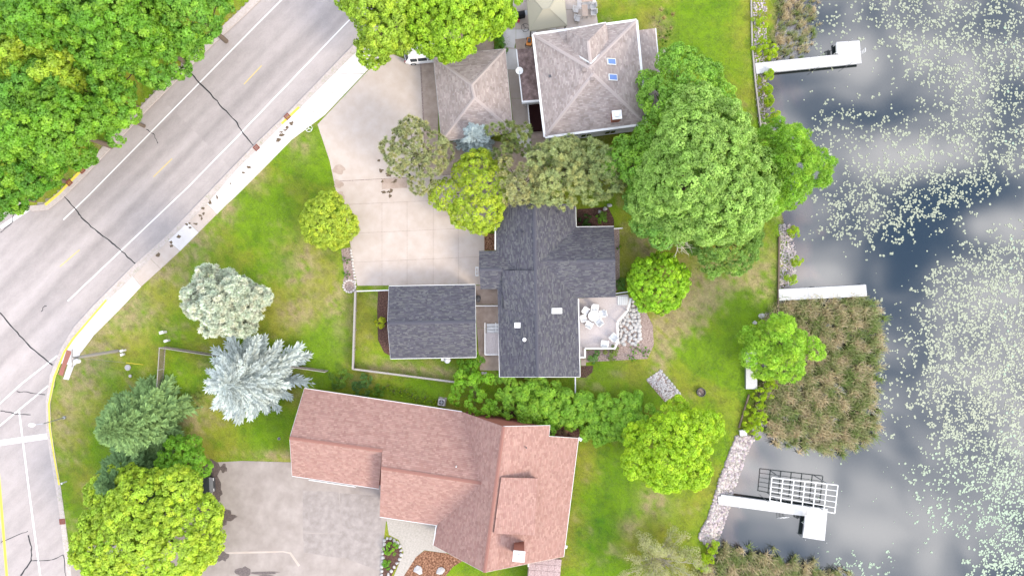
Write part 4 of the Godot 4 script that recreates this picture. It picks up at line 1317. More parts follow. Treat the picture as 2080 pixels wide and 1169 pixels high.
	tree("maple_tree", "large lime maple beside the asphalt driveway", "tree", 300, 1078, 134, 5.5, 4.4, Color(0.285, 0.42, 0.035), {"clump": 0.38, "kind": "maple"})
	tree("garden_tree", "small mid green tree between dark spruce and asphalt drive", "tree", 376, 940, 50, 3.0, 2.2, Color(0.14, 0.31, 0.022), {"clump": 0.34})
	# pines
	var olive := Color(0.20, 0.225, 0.10)
	tree("pine_tree", "olive grey pine standing over the concrete drive", "pine", 843, 312, 64, 4.5, 3.2, olive, {"kind": "needle", "gap": 0.75, "clump": 0.42, "cover": 0.8})
	tree("pine_tree", "open pine with brown limbs at the corner of the hip roofed garage", "pine", 1042, 285, 48, 5.0, 2.6, Color(0.115, 0.15, 0.05), {"kind": "needle", "gap": 0.75, "clump": 0.42, "cover": 0.6})
	tree("pine_tree", "olive pine behind the yellow green tree", "pine", 1062, 372, 56, 4.8, 3.0, Color(0.235, 0.255, 0.11), {"kind": "needle", "gap": 0.75, "clump": 0.45})
	tree("pine_tree", "grey green pine overhanging the top of the charcoal roof", "pine", 1135, 352, 72, 5.2, 3.4, Color(0.225, 0.27, 0.11), {"kind": "needle", "gap": 0.75, "clump": 0.48})
	tree("pine_tree", "grey green pine beside the huge shade tree", "pine", 1208, 350, 64, 5.0, 3.2, Color(0.21, 0.265, 0.10), {"kind": "needle", "gap": 0.75, "clump": 0.48})
	# spruces
	var ps := tree("spruce_tree", "dense egg shaped pale spruce with a dead leader on the lawn", "spruce", 462, 614, 62, 5.4, 6.4, Color(0.44, 0.50, 0.385), {"kind": "tuft", "clump": 0.36, "young": Color(0.52, 0.52, 0.40), "cover": 1.2, "gap": 0.85, "lobe_rate": 9.0, "low": -0.9, "squash": Vector2(1.3, 1.0)})
	var st := sto()
	tube(st, loc(ps, 417, 590, 9.0), loc(ps, 424, 552, 10.2), 0.05, 0.03, 5)
	build(st, "dead_leader", M.pale_bark, ps)
	var tw := []
	for i in 8: tw.append([0, Transform3D(facing(Vector3(0, 1, -0.6), rnd(0.22, 0.36)), loc(ps, 424 + rnd(-6, 6), 546 + rnd(-8, 10), 10.3)), Color(0.22, 0.26, 0.19)])
	bake(ps, "leader_tip", [leaf_clump("tuft", 0)], tw, M.needle)
	spruce("tall silvery blue spruce with star like arms by the red roof", 512, 765, 102, 11.0, Color(0.36, 0.40, 0.365), {"step": 0.42, "whorl": 8, "power": 0.72, "wide": 0.72, "uneven": 0.22})
	spruce("big green spruce beside the corner fence", 288, 852, 92, 11.0, Color(0.165, 0.26, 0.09), {"step": 0.36, "whorl": 9})
	spruce("dark green spruce under the lime maple", 268, 960, 78, 8.5, Color(0.12, 0.205, 0.075), {"step": 0.36, "whorl": 9})
	spruce("little blue spruce at the garage roof edge", 966, 280, 48, 5.6, Color(0.34, 0.40, 0.39), {"step": 0.24, "whorl": 8})
	bare_tree()

func bare_tree():
	# thin, pale, many-twigged tree by the lower shore
	var c := pt(1335, 1130, 1.0)
	var root := base("sparse_tree", Vector3(c.x, G, c.z))
	tag(root, "sparse tree of pale grey branches with few yellowish leaves", "tree")
	var st := sto()
	var tips := []
	tube(st, Vector3.ZERO, Vector3(0, 0.9, 0), 0.14, 0.12, 7)
	for i in 26:
		var a := TAU * i / 26 + rnd(-0.15, 0.15)
		var lift := rnd(0.25, 1.2)
		var l := rnd(3.2, 5.4)
		var d := Vector3(cos(a) * cos(lift), sin(lift), sin(a) * cos(lift))
		var p := Vector3(0, rnd(0.5, 1.1), 0)
		var r := 0.085
		for k in 5:
			var q := p + d * l / 5.0
			tube(st, p, q, r, r * 0.75, 5)
			r *= 0.75
			for j in 3:
				var e := (d + rand_dir() * 0.8).normalized()
				var t := q + e * rnd(0.4, 1.0)
				tube(st, q, t, r * 0.8, 0.022, 4)
				if k > 0: tips.append(t)
			p = q
			d = (d + rand_dir() * 0.22).normalized()
		tips.append(p)
	build(st, "branches", M.twig_bark, root)
	var items := []
	for t in tips: items.append([0, Transform3D(facing(Vector3.UP, rnd(0.3, 0.52)), t), Color(0.34, 0.37, 0.13).lerp(Color(0.38, 0.36, 0.17), rng.randf())])
	bake(root, "crown", [leaf_clump("sparse", 0)], items, M.leaf)

func shrub(label: String, u, v, rp, ht: float, col: Color, o := {}):
	var w := ht * 0.5
	o["trunk"] = 0.04
	if not o.has("clump"): o["clump"] = 0.24
	return tree(o.get("name", "shrub"), label, o.get("cat", "shrub"), u, v, rp, w + G, w * 0.95, col, o)

func make_shrubs():
	var hedge_green := Color(0.19, 0.365, 0.035)
	for s in [[1070, 814, 56, "hedge shrub over the dark gap behind the red roof"], [1118, 824, 56, "hedge shrub above the jog in the red roof"], [1214, 844, 56, "hedge shrub fourth from the yellow green tree"], [1264, 848, 56, "hedge shrub second from the yellow green tree"], [1046, 806, 56, "hedge shrub next to the dark side yard of the red house"], [1094, 818, 56, "hedge shrub above the white post of the wire fence"], [1142, 830, 56, "hedge shrub over the flagstones of the red house"], [1190, 842, 56, "hedge shrub at the corner downspout of the red roof"], [1240, 845, 56, "hedge shrub third from the yellow green tree"], [1288, 848, 56, "hedge shrub touching the yellow green tree"]]:
		shrub(s[3], s[0], s[1], s[2], 2.6, hedge_green, {"name": "hedge_shrub", "clump": 0.3, "gap": 0.95, "group": "shrubs of the long hedge"})
	shrub("round shrub at the street end of the hedge by the air conditioner", 966, 800, 54, 2.8, Color(0.17, 0.35, 0.02), {"clump": 0.3})
	shrub("leafy shrub tucked under the corner of the grey garage roof", 952, 738, 33, 1.8, Color(0.10, 0.24, 0.012))
	shrub("wild bush where the lattice fence ends", 690, 768, 26, 1.3, Color(0.09, 0.18, 0.025), {"clump": 0.26, "kind": "fern"})
	shrub("dark wild bush behind the corner of the board fence", 735, 780, 26, 1.4, Color(0.065, 0.15, 0.035), {"clump": 0.26, "kind": "fern"})
	shrub("ferny bush near the eave of the red roof", 765, 792, 16, 0.9, Color(0.085, 0.19, 0.02), {"kind": "fern"})
	for i in 9:
		shrub("low lime green perennial along the red house", 785 + i * 13 + rnd(-3, 3), 788 + i * 2.6 + rnd(-6, 8), 12, 0.45, Color(0.19, 0.29, 0.014), {"name": "perennial", "cat": "plant", "group": "lime perennials along the red house", "clump": 0.2, "kind": "weed"})
	shrub("bright lime bush in the mulch at the garage gable", 773, 655, 11, 0.9, Color(0.3, 0.36, 0.012), {"clump": 0.2})
	shrub("grass tuft in the pebble strip near the round tree", 701, 529, 9, 0.45, Color(0.06, 0.17, 0.012), {"name": "grass_tuft", "cat": "plant", "kind": "weed"})
	shrub("grass tuft in the pebble strip near the round stone ring", 706, 556, 9, 0.45, Color(0.06, 0.18, 0.012), {"name": "grass_tuft", "cat": "plant", "kind": "weed"})
	shrub("glossy dark shrub at the inner corner of the deck", 1205, 723, 16, 1.0, Color(0.07, 0.18, 0.03))
	shrub("olive shrub along the front edge of the deck", 1245, 716, 18, 0.9, Color(0.12, 0.19, 0.02))
	for s in [[1292, 707], [1311, 715], [1284, 723]]: shrub("bright green daylily clump beside the gravel", s[0], s[1], 10, 0.5, Color(0.09, 0.24, 0.014), {"name": "daylily", "cat": "plant", "group": "daylilies beside the gravel", "kind": "weed", "clump": 0.24})
	shrub("green shrub in the corner bed of the lake wing", 1222, 443, 14, 0.9, Color(0.08, 0.2, 0.015))
	shrub("dark low shrub against the north wall of the lake wing", 1190, 448, 14, 0.7, Color(0.05, 0.12, 0.02))
	shrub("dark shrub below the gable of the lake wing", 1262, 575, 14, 1.0, Color(0.06, 0.15, 0.02))
	shrub("little weed at the foundation of the lake wing", 1257, 502, 6, 0.3, Color(0.1, 0.2, 0.015), {"kind": "weed"})
	shrub("vivid green bush in the stone edged island bed", 791, 1116, 19, 0.9, Color(0.13, 0.30, 0.012))
	shrub("small vivid green cushion plant in the island bed", 784, 1146, 10, 0.4, Color(0.10, 0.27, 0.012))
	shrub("scruffy bush beside the silvery spruce", 402, 810, 20, 0.9, Color(0.12, 0.17, 0.03), {"cover": 0.6})
	for i in 5: shrub("narrow hedge plant between white walk and garage", 1008 + i * 2.4, 45 + i * 13, 11, 0.8, Color(0.09, 0.22, 0.02), {"name": "hedge_plant", "group": "narrow hedge by the white walk"})
	shrub("tan ornamental grass behind the pale house", 1340, 42, 26, 1.1, Color(0.26, 0.235, 0.10), {"name": "ornamental_grass", "cat": "plant", "kind": "weed", "clump": 0.45, "cover": 0.6})
	shrub("green grass clump at the lake corner of the pale house", 1350, 75, 16, 0.8, Color(0.12, 0.22, 0.02), {"name": "ornamental_grass", "cat": "plant", "kind": "weed", "clump": 0.34})
	shrub("white flowering bush by the low side roof", 1347, 110, 11, 0.9, Color(0.4, 0.42, 0.33))
	shrub("white green flowering bush under the shade tree", 1354, 140, 10, 0.8, Color(0.32, 0.36, 0.25))
	# yellow green shore weeds
	for s in [[1548, 38, 15], [1550, 95, 15], [1568, 104, 13], [1562, 150, 8], [1560, 180, 8], [1563, 205, 9], [1570, 235, 12], [1612, 470, 10], [1618, 530, 9], [1608, 565, 9], [1556, 792, 17], [1545, 808, 16], [1540, 825, 18], [1532, 845, 17], [1545, 850, 15], [1522, 866, 15], [1538, 872, 13], [1562, 775, 12], [1448, 1112, 12], [1440, 1130, 14], [1425, 1145, 14]]:
		shrub("yellow green weed clump at the lake edge", s[0], s[1], s[2] * 1.35, 0.8, Color(0.27, 0.40, 0.018), {"name": "shore_weed", "cat": "weed", "kind": "fern", "gap": 0.8, "clump": 0.2, "group": "weeds along the lake edge"})

# ---------------------------------------------------------------- fences
func make_fences():
	# lattice fence of the corner lot
	for run in [[[337, 704], [331, 792], "lattice fence run coming down from the corner post"], [[339, 704], [445, 720], "lattice fence run between the two pale spruces"], [[445, 720], [666, 752], "lattice fence run passing behind the silvery spruce"]]:
		var a := pt(run[0][0], run[0][1], 0.0)
		var b := pt(run[1][0], run[1][1], 0.0)
		var f := base("lattice_fence", Vector3(a.x, G, a.z))
		tag(f, run[2], "fence", "lattice fence runs")
		var d := (b - a).normalized()
		var n := maxi(2, int(a.distance_to(b) / 1.9))
		for i in n + 1:
			var st := sto()
			bar(st, (b - a) * i / n, (b - a) * i / n + Vector3(0, 1.5, 0), 0.1, 0.1)
			build(st, "post", M.weathered_wood, f)
		for y in [0.15, 1.42]:
			var st := sto()
			bar(st, Vector3(0, y, 0), b - a + Vector3(0, y, 0), 0.07, 0.09)
			build(st, "rail", M.weathered_wood, f)
		var st := sto()
		var x := 0.0
		var L := a.distance_to(b)
		while x < L:
			for s in [-1.0, 1.0]:
				var p0: Vector3 = d * x + Vector3(0, 0.18, 0) + d.cross(Vector3.UP) * 0.012 * s
				var p1: Vector3 = d * clampf(x + s * 1.2, 0, L) + Vector3(0, 0.18 + absf(clampf(x + s * 1.2, 0, L) - x), 0) + d.cross(Vector3.UP) * 0.012 * s
				bar(st, p0, p1, 0.012, 0.07)
			x += 0.3
		build(st, "lattice", M.fence_wood, f).set_meta("kind", "stuff")
	# board fence round the garage yard
	for run in [[[726, 592], [721, 747], "weathered board fence along the lawn side of the garage yard", 1.1], [[721, 747], [924, 773], "weathered board fence between the garage yard and the red house", 0.9], [[726, 591], [792, 589], "short white rail fence at the back of the drive", 0.6]]:
		var a := pt(run[0][0], run[0][1], 0.0)
		var b := pt(run[1][0], run[1][1], 0.0)
		var f := base("board_fence", Vector3(a.x, G, a.z))
		tag(f, run[2], "fence")
		var hh: float = run[3]
		var d := (b - a).normalized()
		var n := int(a.distance_to(b) / 2.2) + 1
		var pm: Material = M.white if hh < 0.8 else M.weathered_wood
		for i in n + 1:
			var st := sto()
			bar(st, (b - a) * i / n, (b - a) * i / n + Vector3(0, hh, 0), 0.11, 0.11)
			build(st, "post", pm, f)
		var m := int(a.distance_to(b) / 0.3)
		if hh > 0.8:
			for i in m:
				var st := sto()
				var c := (b - a) * (i + 0.5) / m
				bar(st, c - d * 0.142, c + d * 0.142, 0.03, 0.01)
				st = sto()
				box(st, c + Vector3(0, hh * 0.5, 0) + d.cross(Vector3.UP) * 0.05, Vector3(0.285, hh - 0.05 + rnd(-0.02, 0.02), 0.025), Basis(d, Vector3.UP, d.cross(Vector3.UP)))
				build(st, "board", M.weathered_wood, f)
		var st2 := sto()
		bar(st2, Vector3(0, hh, 0), b - a + Vector3(0, hh, 0), 0.2 if hh > 0.8 else 0.12, 0.05)
		build(st2, "cap_rail", M.weathered_wood if hh > 0.8 else M.white_paint, f)
	# wire fence post and gate rails
	for s in [[[1169, 762, 0.0], [1169, 800, 0.0], "thin white rail running into the hedge from the grey house"], [[1247, 464, 0.0], [1264, 463, 0.0], "short white rail sticking out at the lake wing corner"], [[967, 621, 0.0], [1012, 621, 0.0], "white gate across the walk between garage and grey house"], [[1250, 596, 0.0], [1278, 592, 0.0], "white handrail beside the deck steps"]]:
		var a := pt(s[0][0], s[0][1], 0.9)
		var b := pt(s[1][0], s[1][1], 0.9)
		var f := base("rail_fence", Vector3(a.x, G, a.z))
		tag(f, s[2], "fence")
		for y in [0.35, 0.9]:
			var st := sto()
			bar(st, Vector3(0, y, 0), Vector3(b.x - a.x, y, b.z - a.z), 0.09, 0.07)
			build(st, "rail", M.white, f)
		for k in [0.0, 1.0]:
			var st := sto()
			box(st, Vector3((b.x - a.x) * k, 0.48, (b.z - a.z) * k), Vector3(0.1, 0.98, 0.1))
			build(st, "post", M.white, f)
	# dark border boards at the shore
	for s in [[[1524, -60], [1527, 90], "grey timber wall along the top of the shore lawn"], [[1527, 90], [1534, 170], "grey timber wall at the foot of the boat dock"], [[1534, 170], [1546, 270], "grey timber wall disappearing under the bright green tree"], [[1582, 480], [1580, 640], "thin timber edging between dry grass and shore stones"], [[1521, 800], [1500, 868], "timber edging behind the shore weeds"]]:
		var a := pt(s[0][0], s[0][1])
		var b := pt(s[1][0], s[1][1])
		var f := base("retaining_wall", Vector3(a.x, G, a.z))
		tag(f, s[2], "wall")
		var n := int(a.distance_to(b) / 2.4) + 1
		for i in n:
			var st := sto()
			bar(st, (b - a) * (i + 0.004) / n + Vector3(0, 0.02, 0), (b - a) * (i + 0.996) / n + Vector3(0, 0.02, 0), 0.16, 0.3)
			build(st, "timber", M.weathered_wood if s[0][1] < 400 else M.bark, f)

# ---------------------------------------------------------------- street
func car(label: String, where: Vector3, turn: float, paint: Material, cat := "car"):
	var r := base("parked_car", where, turn)
	tag(r, label, cat)
	# length along x; sections: x, half width at sill, belt and roof, heights
	var prof := [[-2.25, 0.55, 0.80, 0.80], [-2.15, 0.35, 1.0, 1.02], [-1.75, 0.3, 1.05, 1.62], [-0.9, 0.3, 1.05, 1.74], [0.3, 0.3, 1.02, 1.72], [0.95, 0.3, 1.0, 1.1], [1.9, 0.32, 0.92, 0.95], [2.25, 0.45, 0.72, 0.72]]
	var st := sto()
	var rings := []
	for p in prof:
		var w := 0.92 if absf(p[0]) < 2.0 else 0.78
		var wr: float = w if p[3] - p[2] < 0.15 else 0.68
		rings.append([Vector3(p[0], p[1], -w), Vector3(p[0], p[2], -w * 0.99), Vector3(p[0], p[3], -wr), Vector3(p[0], p[3], wr), Vector3(p[0], p[2], w * 0.99), Vector3(p[0], p[1], w)])
	for i in rings.size() - 1:
		for k in 6: quad(st, rings[i][k], rings[i + 1][k], rings[i + 1][(k + 1) % 6], rings[i][(k + 1) % 6])
	for e in [0, rings.size() - 1]:
		for k in range(1, 5): tri(st, rings[e][0], rings[e][k], rings[e][k + 1])
	build(st, "body", paint, r)
	var out := 0.012
	for s in [-1.0, 1.0]:
		for q in [[-1.6, -0.85], [-0.75, 0.25], [0.35, 0.75]]:
			st = sto()
			var h0 := 1.1
			var a := Vector3(q[0], h0, s * (0.9 + out)); var b := Vector3(q[1], h0, s * (0.9 + out))
			var c := Vector3(q[1] - (0.3 if q[1] > 0.5 else 0.0), 1.6 if q[1] < 0.5 else 1.35, s * (0.75 + out)); var d := Vector3(q[0], 1.6, s * (0.74 + out))
			quad(st, a, b, c, d)
			build(st, "window", M.glass, r)
	st = sto()
	quad(st, Vector3(0.4, 1.7, -0.62), Vector3(0.93, 1.15, -0.8), Vector3(0.93, 1.15, 0.8), Vector3(0.4, 1.7, 0.62))
	build(st, "windscreen", M.glass, r)
	st = sto()
	quad(st, Vector3(-2.15, 1.1, -0.75), Vector3(-1.8, 1.58, -0.62), Vector3(-1.8, 1.58, 0.62), Vector3(-2.15, 1.1, 0.75))
	build(st, "rear_window", M.glass, r)
	for x in [-1.4, 1.4]:
		for s in [-1.0, 1.0]:
			st = sto()
			tube(st, Vector3(x, 0.33, s * 0.72), Vector3(x, 0.33, s * 0.94), 0.33, 0.33, 14)
			var wh := build(st, "wheel", M.rubber, r)
			st = sto()
			tube(st, Vector3(x, 0.33, s * 0.9), Vector3(x, 0.33, s * 0.955), 0.2, 0.19, 10)
			build(st, "rim", M.grey_metal, wh)
	for s in [-0.6, 0.6]:
		st = sto()
		box(st, Vector3(2.2, 0.64, s), Vector3(0.12, 0.14, 0.32))
		build(st, "headlight", M.white, r)
		st = sto()
		box(st, Vector3(-2.22, 0.82, s * 1.15), Vector3(0.1, 0.26, 0.16))
		build(st, "tail_light", M.red, r)
	for x in [-2.3, 2.27]:
		st = sto()
		box(st, Vector3(x, 0.45, 0), Vector3(0.12, 0.2, 1.5))
		build(st, "bumper", M.dark_metal, r)
	for s in [-1.0, 1.0]:
		st = sto()
		box(st, Vector3(0.75, 1.12, s * 1.02), Vector3(0.12, 0.15, 0.2))
		build(st, "mirror", paint, r)
	return r

func make_street_things():
	mat("car_white", Color(0.62, 0.62, 0.62), 0.25)
	mat("car_dark", Color(0.025, 0.028, 0.032), 0.25)
	var w := pt(862, 108, 1.0)
	car("white vehicle parked under the lime maple beside the hip roofed garage", Vector3(w.x, 0.11, w.z), 0.1, M.car_white, "vehicle")
	w = pt(392, 986, 0.8)
	car("dark car with its nose poking out from under the lime maple", Vector3(w.x, 0.11, w.z), 0.05, M.car_dark)
	# utility pole
	var b := pt(240, 712, 0.0)
	var r := base("utility_pole", Vector3(b.x, G, b.z))
	tag(r, "tall wooden utility pole with a street light at the sidewalk ramp", "pole")
	var st := sto()
	tube(st, Vector3(0, -0.2, 0), Vector3(0, 8.2, 0), 0.19, 0.13, 10)
	build(st, "pole", M.weathered_wood, r)
	st = sto()
	bar(st, Vector3(-0.1, 8.0, -0.9), Vector3(-0.1, 8.0, 0.9), 0.1, 0.12)
	build(st, "crossarm", M.weathered_wood, r)
	st = sto()
	tube(st, Vector3(0, 7.7, 0), Vector3(-0.1, 8.0, 0.7), 0.04, 0.04, 6)
	tube(st, Vector3(-0.1, 7.9, 0.55), Vector3(-0.5, 7.9, 0.65), 0.2, 0.14, 10)
	tube(st, Vector3(0.35, 7.6, 0.35), Vector3(0.35, 8.1, 0.35), 0.22, 0.22, 10)
	build(st, "lamp_head", M.white, r)
	st = sto()
	var ga := pt(292, 740, 0.0)
	tube(st, Vector3(0, 7.6, 0), Vector3(ga.x - b.x, 0, ga.z - b.z), 0.012, 0.012, 4)
	build(st, "guy_wire", M.grey_metal, r)
	st = sto()
	var g1 := Vector3(ga.x - b.x, 0, ga.z - b.z)
	tube(st, g1, g1.lerp(Vector3(0, 7.6, 0), 0.28), 0.035, 0.035, 6)
	build(st, "guy_guard", M.yellow_paint, r)
	# slender street lamp
	b = pt(132, 847, 0.0)
	r = base("street_lamp", Vector3(b.x, G, b.z))
	tag(r, "slender street lamp with a pale oval head reaching over the kerb", "street lamp")
	st = sto()
	tube(st, Vector3(0, 0, 0), Vector3(0, 3.6, 0), 0.07, 0.045, 8)
	build(st, "pole", M.grey_metal, r)
	st = sto()
	tube(st, Vector3(0, 3.6, 0), Vector3(-0.9, 3.8, 0.1), 0.04, 0.03, 6)
	build(st, "arm", M.grey_metal, r)
	st = sto()
	blob(st, Vector3(-1.1, 3.8, 0.1), Vector3(0.42, 0.13, 0.22), 4, 0.0, 12, 6)
	build(st, "lamp_head", M.white, r)
	st = sto()
	tube(st, Vector3(0, -0.05, 0), Vector3(0, 0.2, 0), 0.18, 0.16, 10)
	build(st, "base", M.grey_metal, r)
	# pedestals, posts and plates on the corner lawn
	for s in [[336, 674, 0.9, 0.4, 0.25, "white utility cabinet leaning on the lawn above the lattice fence"], [343, 691, 0.7, 0.36, 0.2, "white utility pedestal at the corner of the lattice fence"], [254, 711, 0.7, 0.32, 0.2, "small white post beside the foot of the utility pole"], [252, 719, 0.45, 0.28, 0.22, "low white stub beside the foot of the utility pole"], [135, 977, 0.8, 0.13, 0.13, "thin white marker post behind the kerb"]]:
		var p := pt(s[0], s[1], 0.0)
		r = base("utility_pedestal", Vector3(p.x, G, p.z), 0.3)
		tag(r, s[5], "post" if s[3] < 0.3 else "utility box")
		st = sto()
		box(st, Vector3(0, s[2] * 0.5, 0), Vector3(s[3], s[2], s[4]))
		build(st, "case", M.white, r)
		st = sto()
		box(st, Vector3(0, s[2] + 0.02, 0), Vector3(s[3] + 0.06, 0.05, s[4] + 0.06))
		build(st, "cap", M.white, r)
	for s in [[260, 746, 0.34, "round pale concrete lid in the corner lawn", "pale_stone"], [265, 763, 0.18, "small grey valve cover in the corner lawn", "grey_wall"], [567, 890, 0.16, "little dark valve cover in the lawn by the red house", "dark_metal"]]:
		var p := pt(s[0], s[1], 0.0)
		r = base("access_cover", Vector3(p.x, G, p.z))
		tag(r, s[3], "cover")
		st = sto()
		tube(st, Vector3(0, -0.02, 0), Vector3(0, 0.07, 0), s[2], s[2], 18)
		build(st, "ring", M.kerb_concrete, r)
		st = sto()
		tube(st, Vector3(0, 0.04, 0), Vector3(0, 0.1, 0), s[2] * 0.85, s[2] * 0.8, 18)
		build(st, "lid", M[s[4]], r)
	mat("rust", Color(0.16, 0.055, 0.04), 0.8)
	for s in [[584, 237, "rusty storm drain grate below the yellow kerb mark"], [521, 300, "rusty storm drain grate where the long tar crack meets the kerb"], [167, 346, "rusty storm drain grate in the kerb under the wood"], [141, 371, "rusty storm drain grate near the corner of the wood"], [127, 1058, "dark storm drain grate in the kerb by the lime maple"]]:
		var p := pt(s[0], s[1], 0.0)
		r = base("storm_drain", Vector3(p.x, 0.1, p.z), 0.78 if s[1] < 900 else 0.1)
		tag(r, s[2], "drain")
		st = sto()
		for k in [-1, 1]:
			box(st, Vector3(0, 0.02, k * 0.27), Vector3(0.62, 0.06, 0.07))
			box(st, Vector3(k * 0.27, 0.02, 0), Vector3(0.07, 0.062, 0.47))
		build(st, "frame", M.rust, r)
		for k in 5:
			st = sto()
			box(st, Vector3(-0.2 + k * 0.1, 0.015, 0), Vector3(0.06, 0.04, 0.47))
			build(st, "grate_bar", M.rust, r)
	# wire basket stand at the tip of the lawn
	var p := pt(629, 262, 0.3)
	r = base("wire_stand", Vector3(p.x, G, p.z))
	tag(r, "round white wire stand at the tip of the lawn by the sidewalk", "stand")
	st = sto()
	for i in 18:
		var a0 := TAU * i / 18
		var a1 := TAU * (i + 1) / 18
		tube(st, Vector3(cos(a0) * 0.38, 0.6, sin(a0) * 0.38), Vector3(cos(a1) * 0.38, 0.6, sin(a1) * 0.38), 0.03, 0.03, 5)
	build(st, "ring", M.white, r)
	for i in 3:
		st = sto()
		var a := TAU * i / 3 + 0.4
		tube(st, Vector3(cos(a) * 0.38, 0.6, sin(a) * 0.38), Vector3(cos(a) * 0.2, 0, sin(a) * 0.2), 0.025, 0.025, 5)
		build(st, "leg", M.dark_metal, r)
		st = sto()
		tube(st, Vector3(cos(a) * 0.38, 0.6, sin(a) * 0.38), Vector3(0, 0.58, 0), 0.03, 0.03, 5)
		build(st, "spoke", M.white, r)

# ---------------------------------------------------------------- yards
func chair(called: String, label: String, where: Vector3, turn: float, m: Material, s := 1.0, group := ""):
	var r := base(called, where, turn)
	tag(r, label, "chair", group)
	var st := sto()
	box(st, Vector3(0, 0.42 * s, 0), Vector3(0.56 * s, 0.06, 0.54 * s))
	build(st, "seat", m, r)
	st = sto()
	box(st, Vector3(0, 0.72 * s, -0.3 * s), Vector3(0.56 * s, 0.62 * s, 0.06), Basis(Vector3.RIGHT, -0.3))
	build(st, "backrest", m, r)
	for x in [-1.0, 1.0]:
		st = sto()
		box(st, Vector3(x * 0.31 * s, 0.62 * s, -0.02), Vector3(0.09 * s, 0.04, 0.58 * s))
		build(st, "armrest", m, r)
		for z in [-1.0, 1.0]:
			st = sto()
			box(st, Vector3(x * 0.3 * s, 0.31 * s, z * 0.24 * s), Vector3(0.045, 0.62 * s, 0.045))
			build(st, "leg", m, r)
	return r

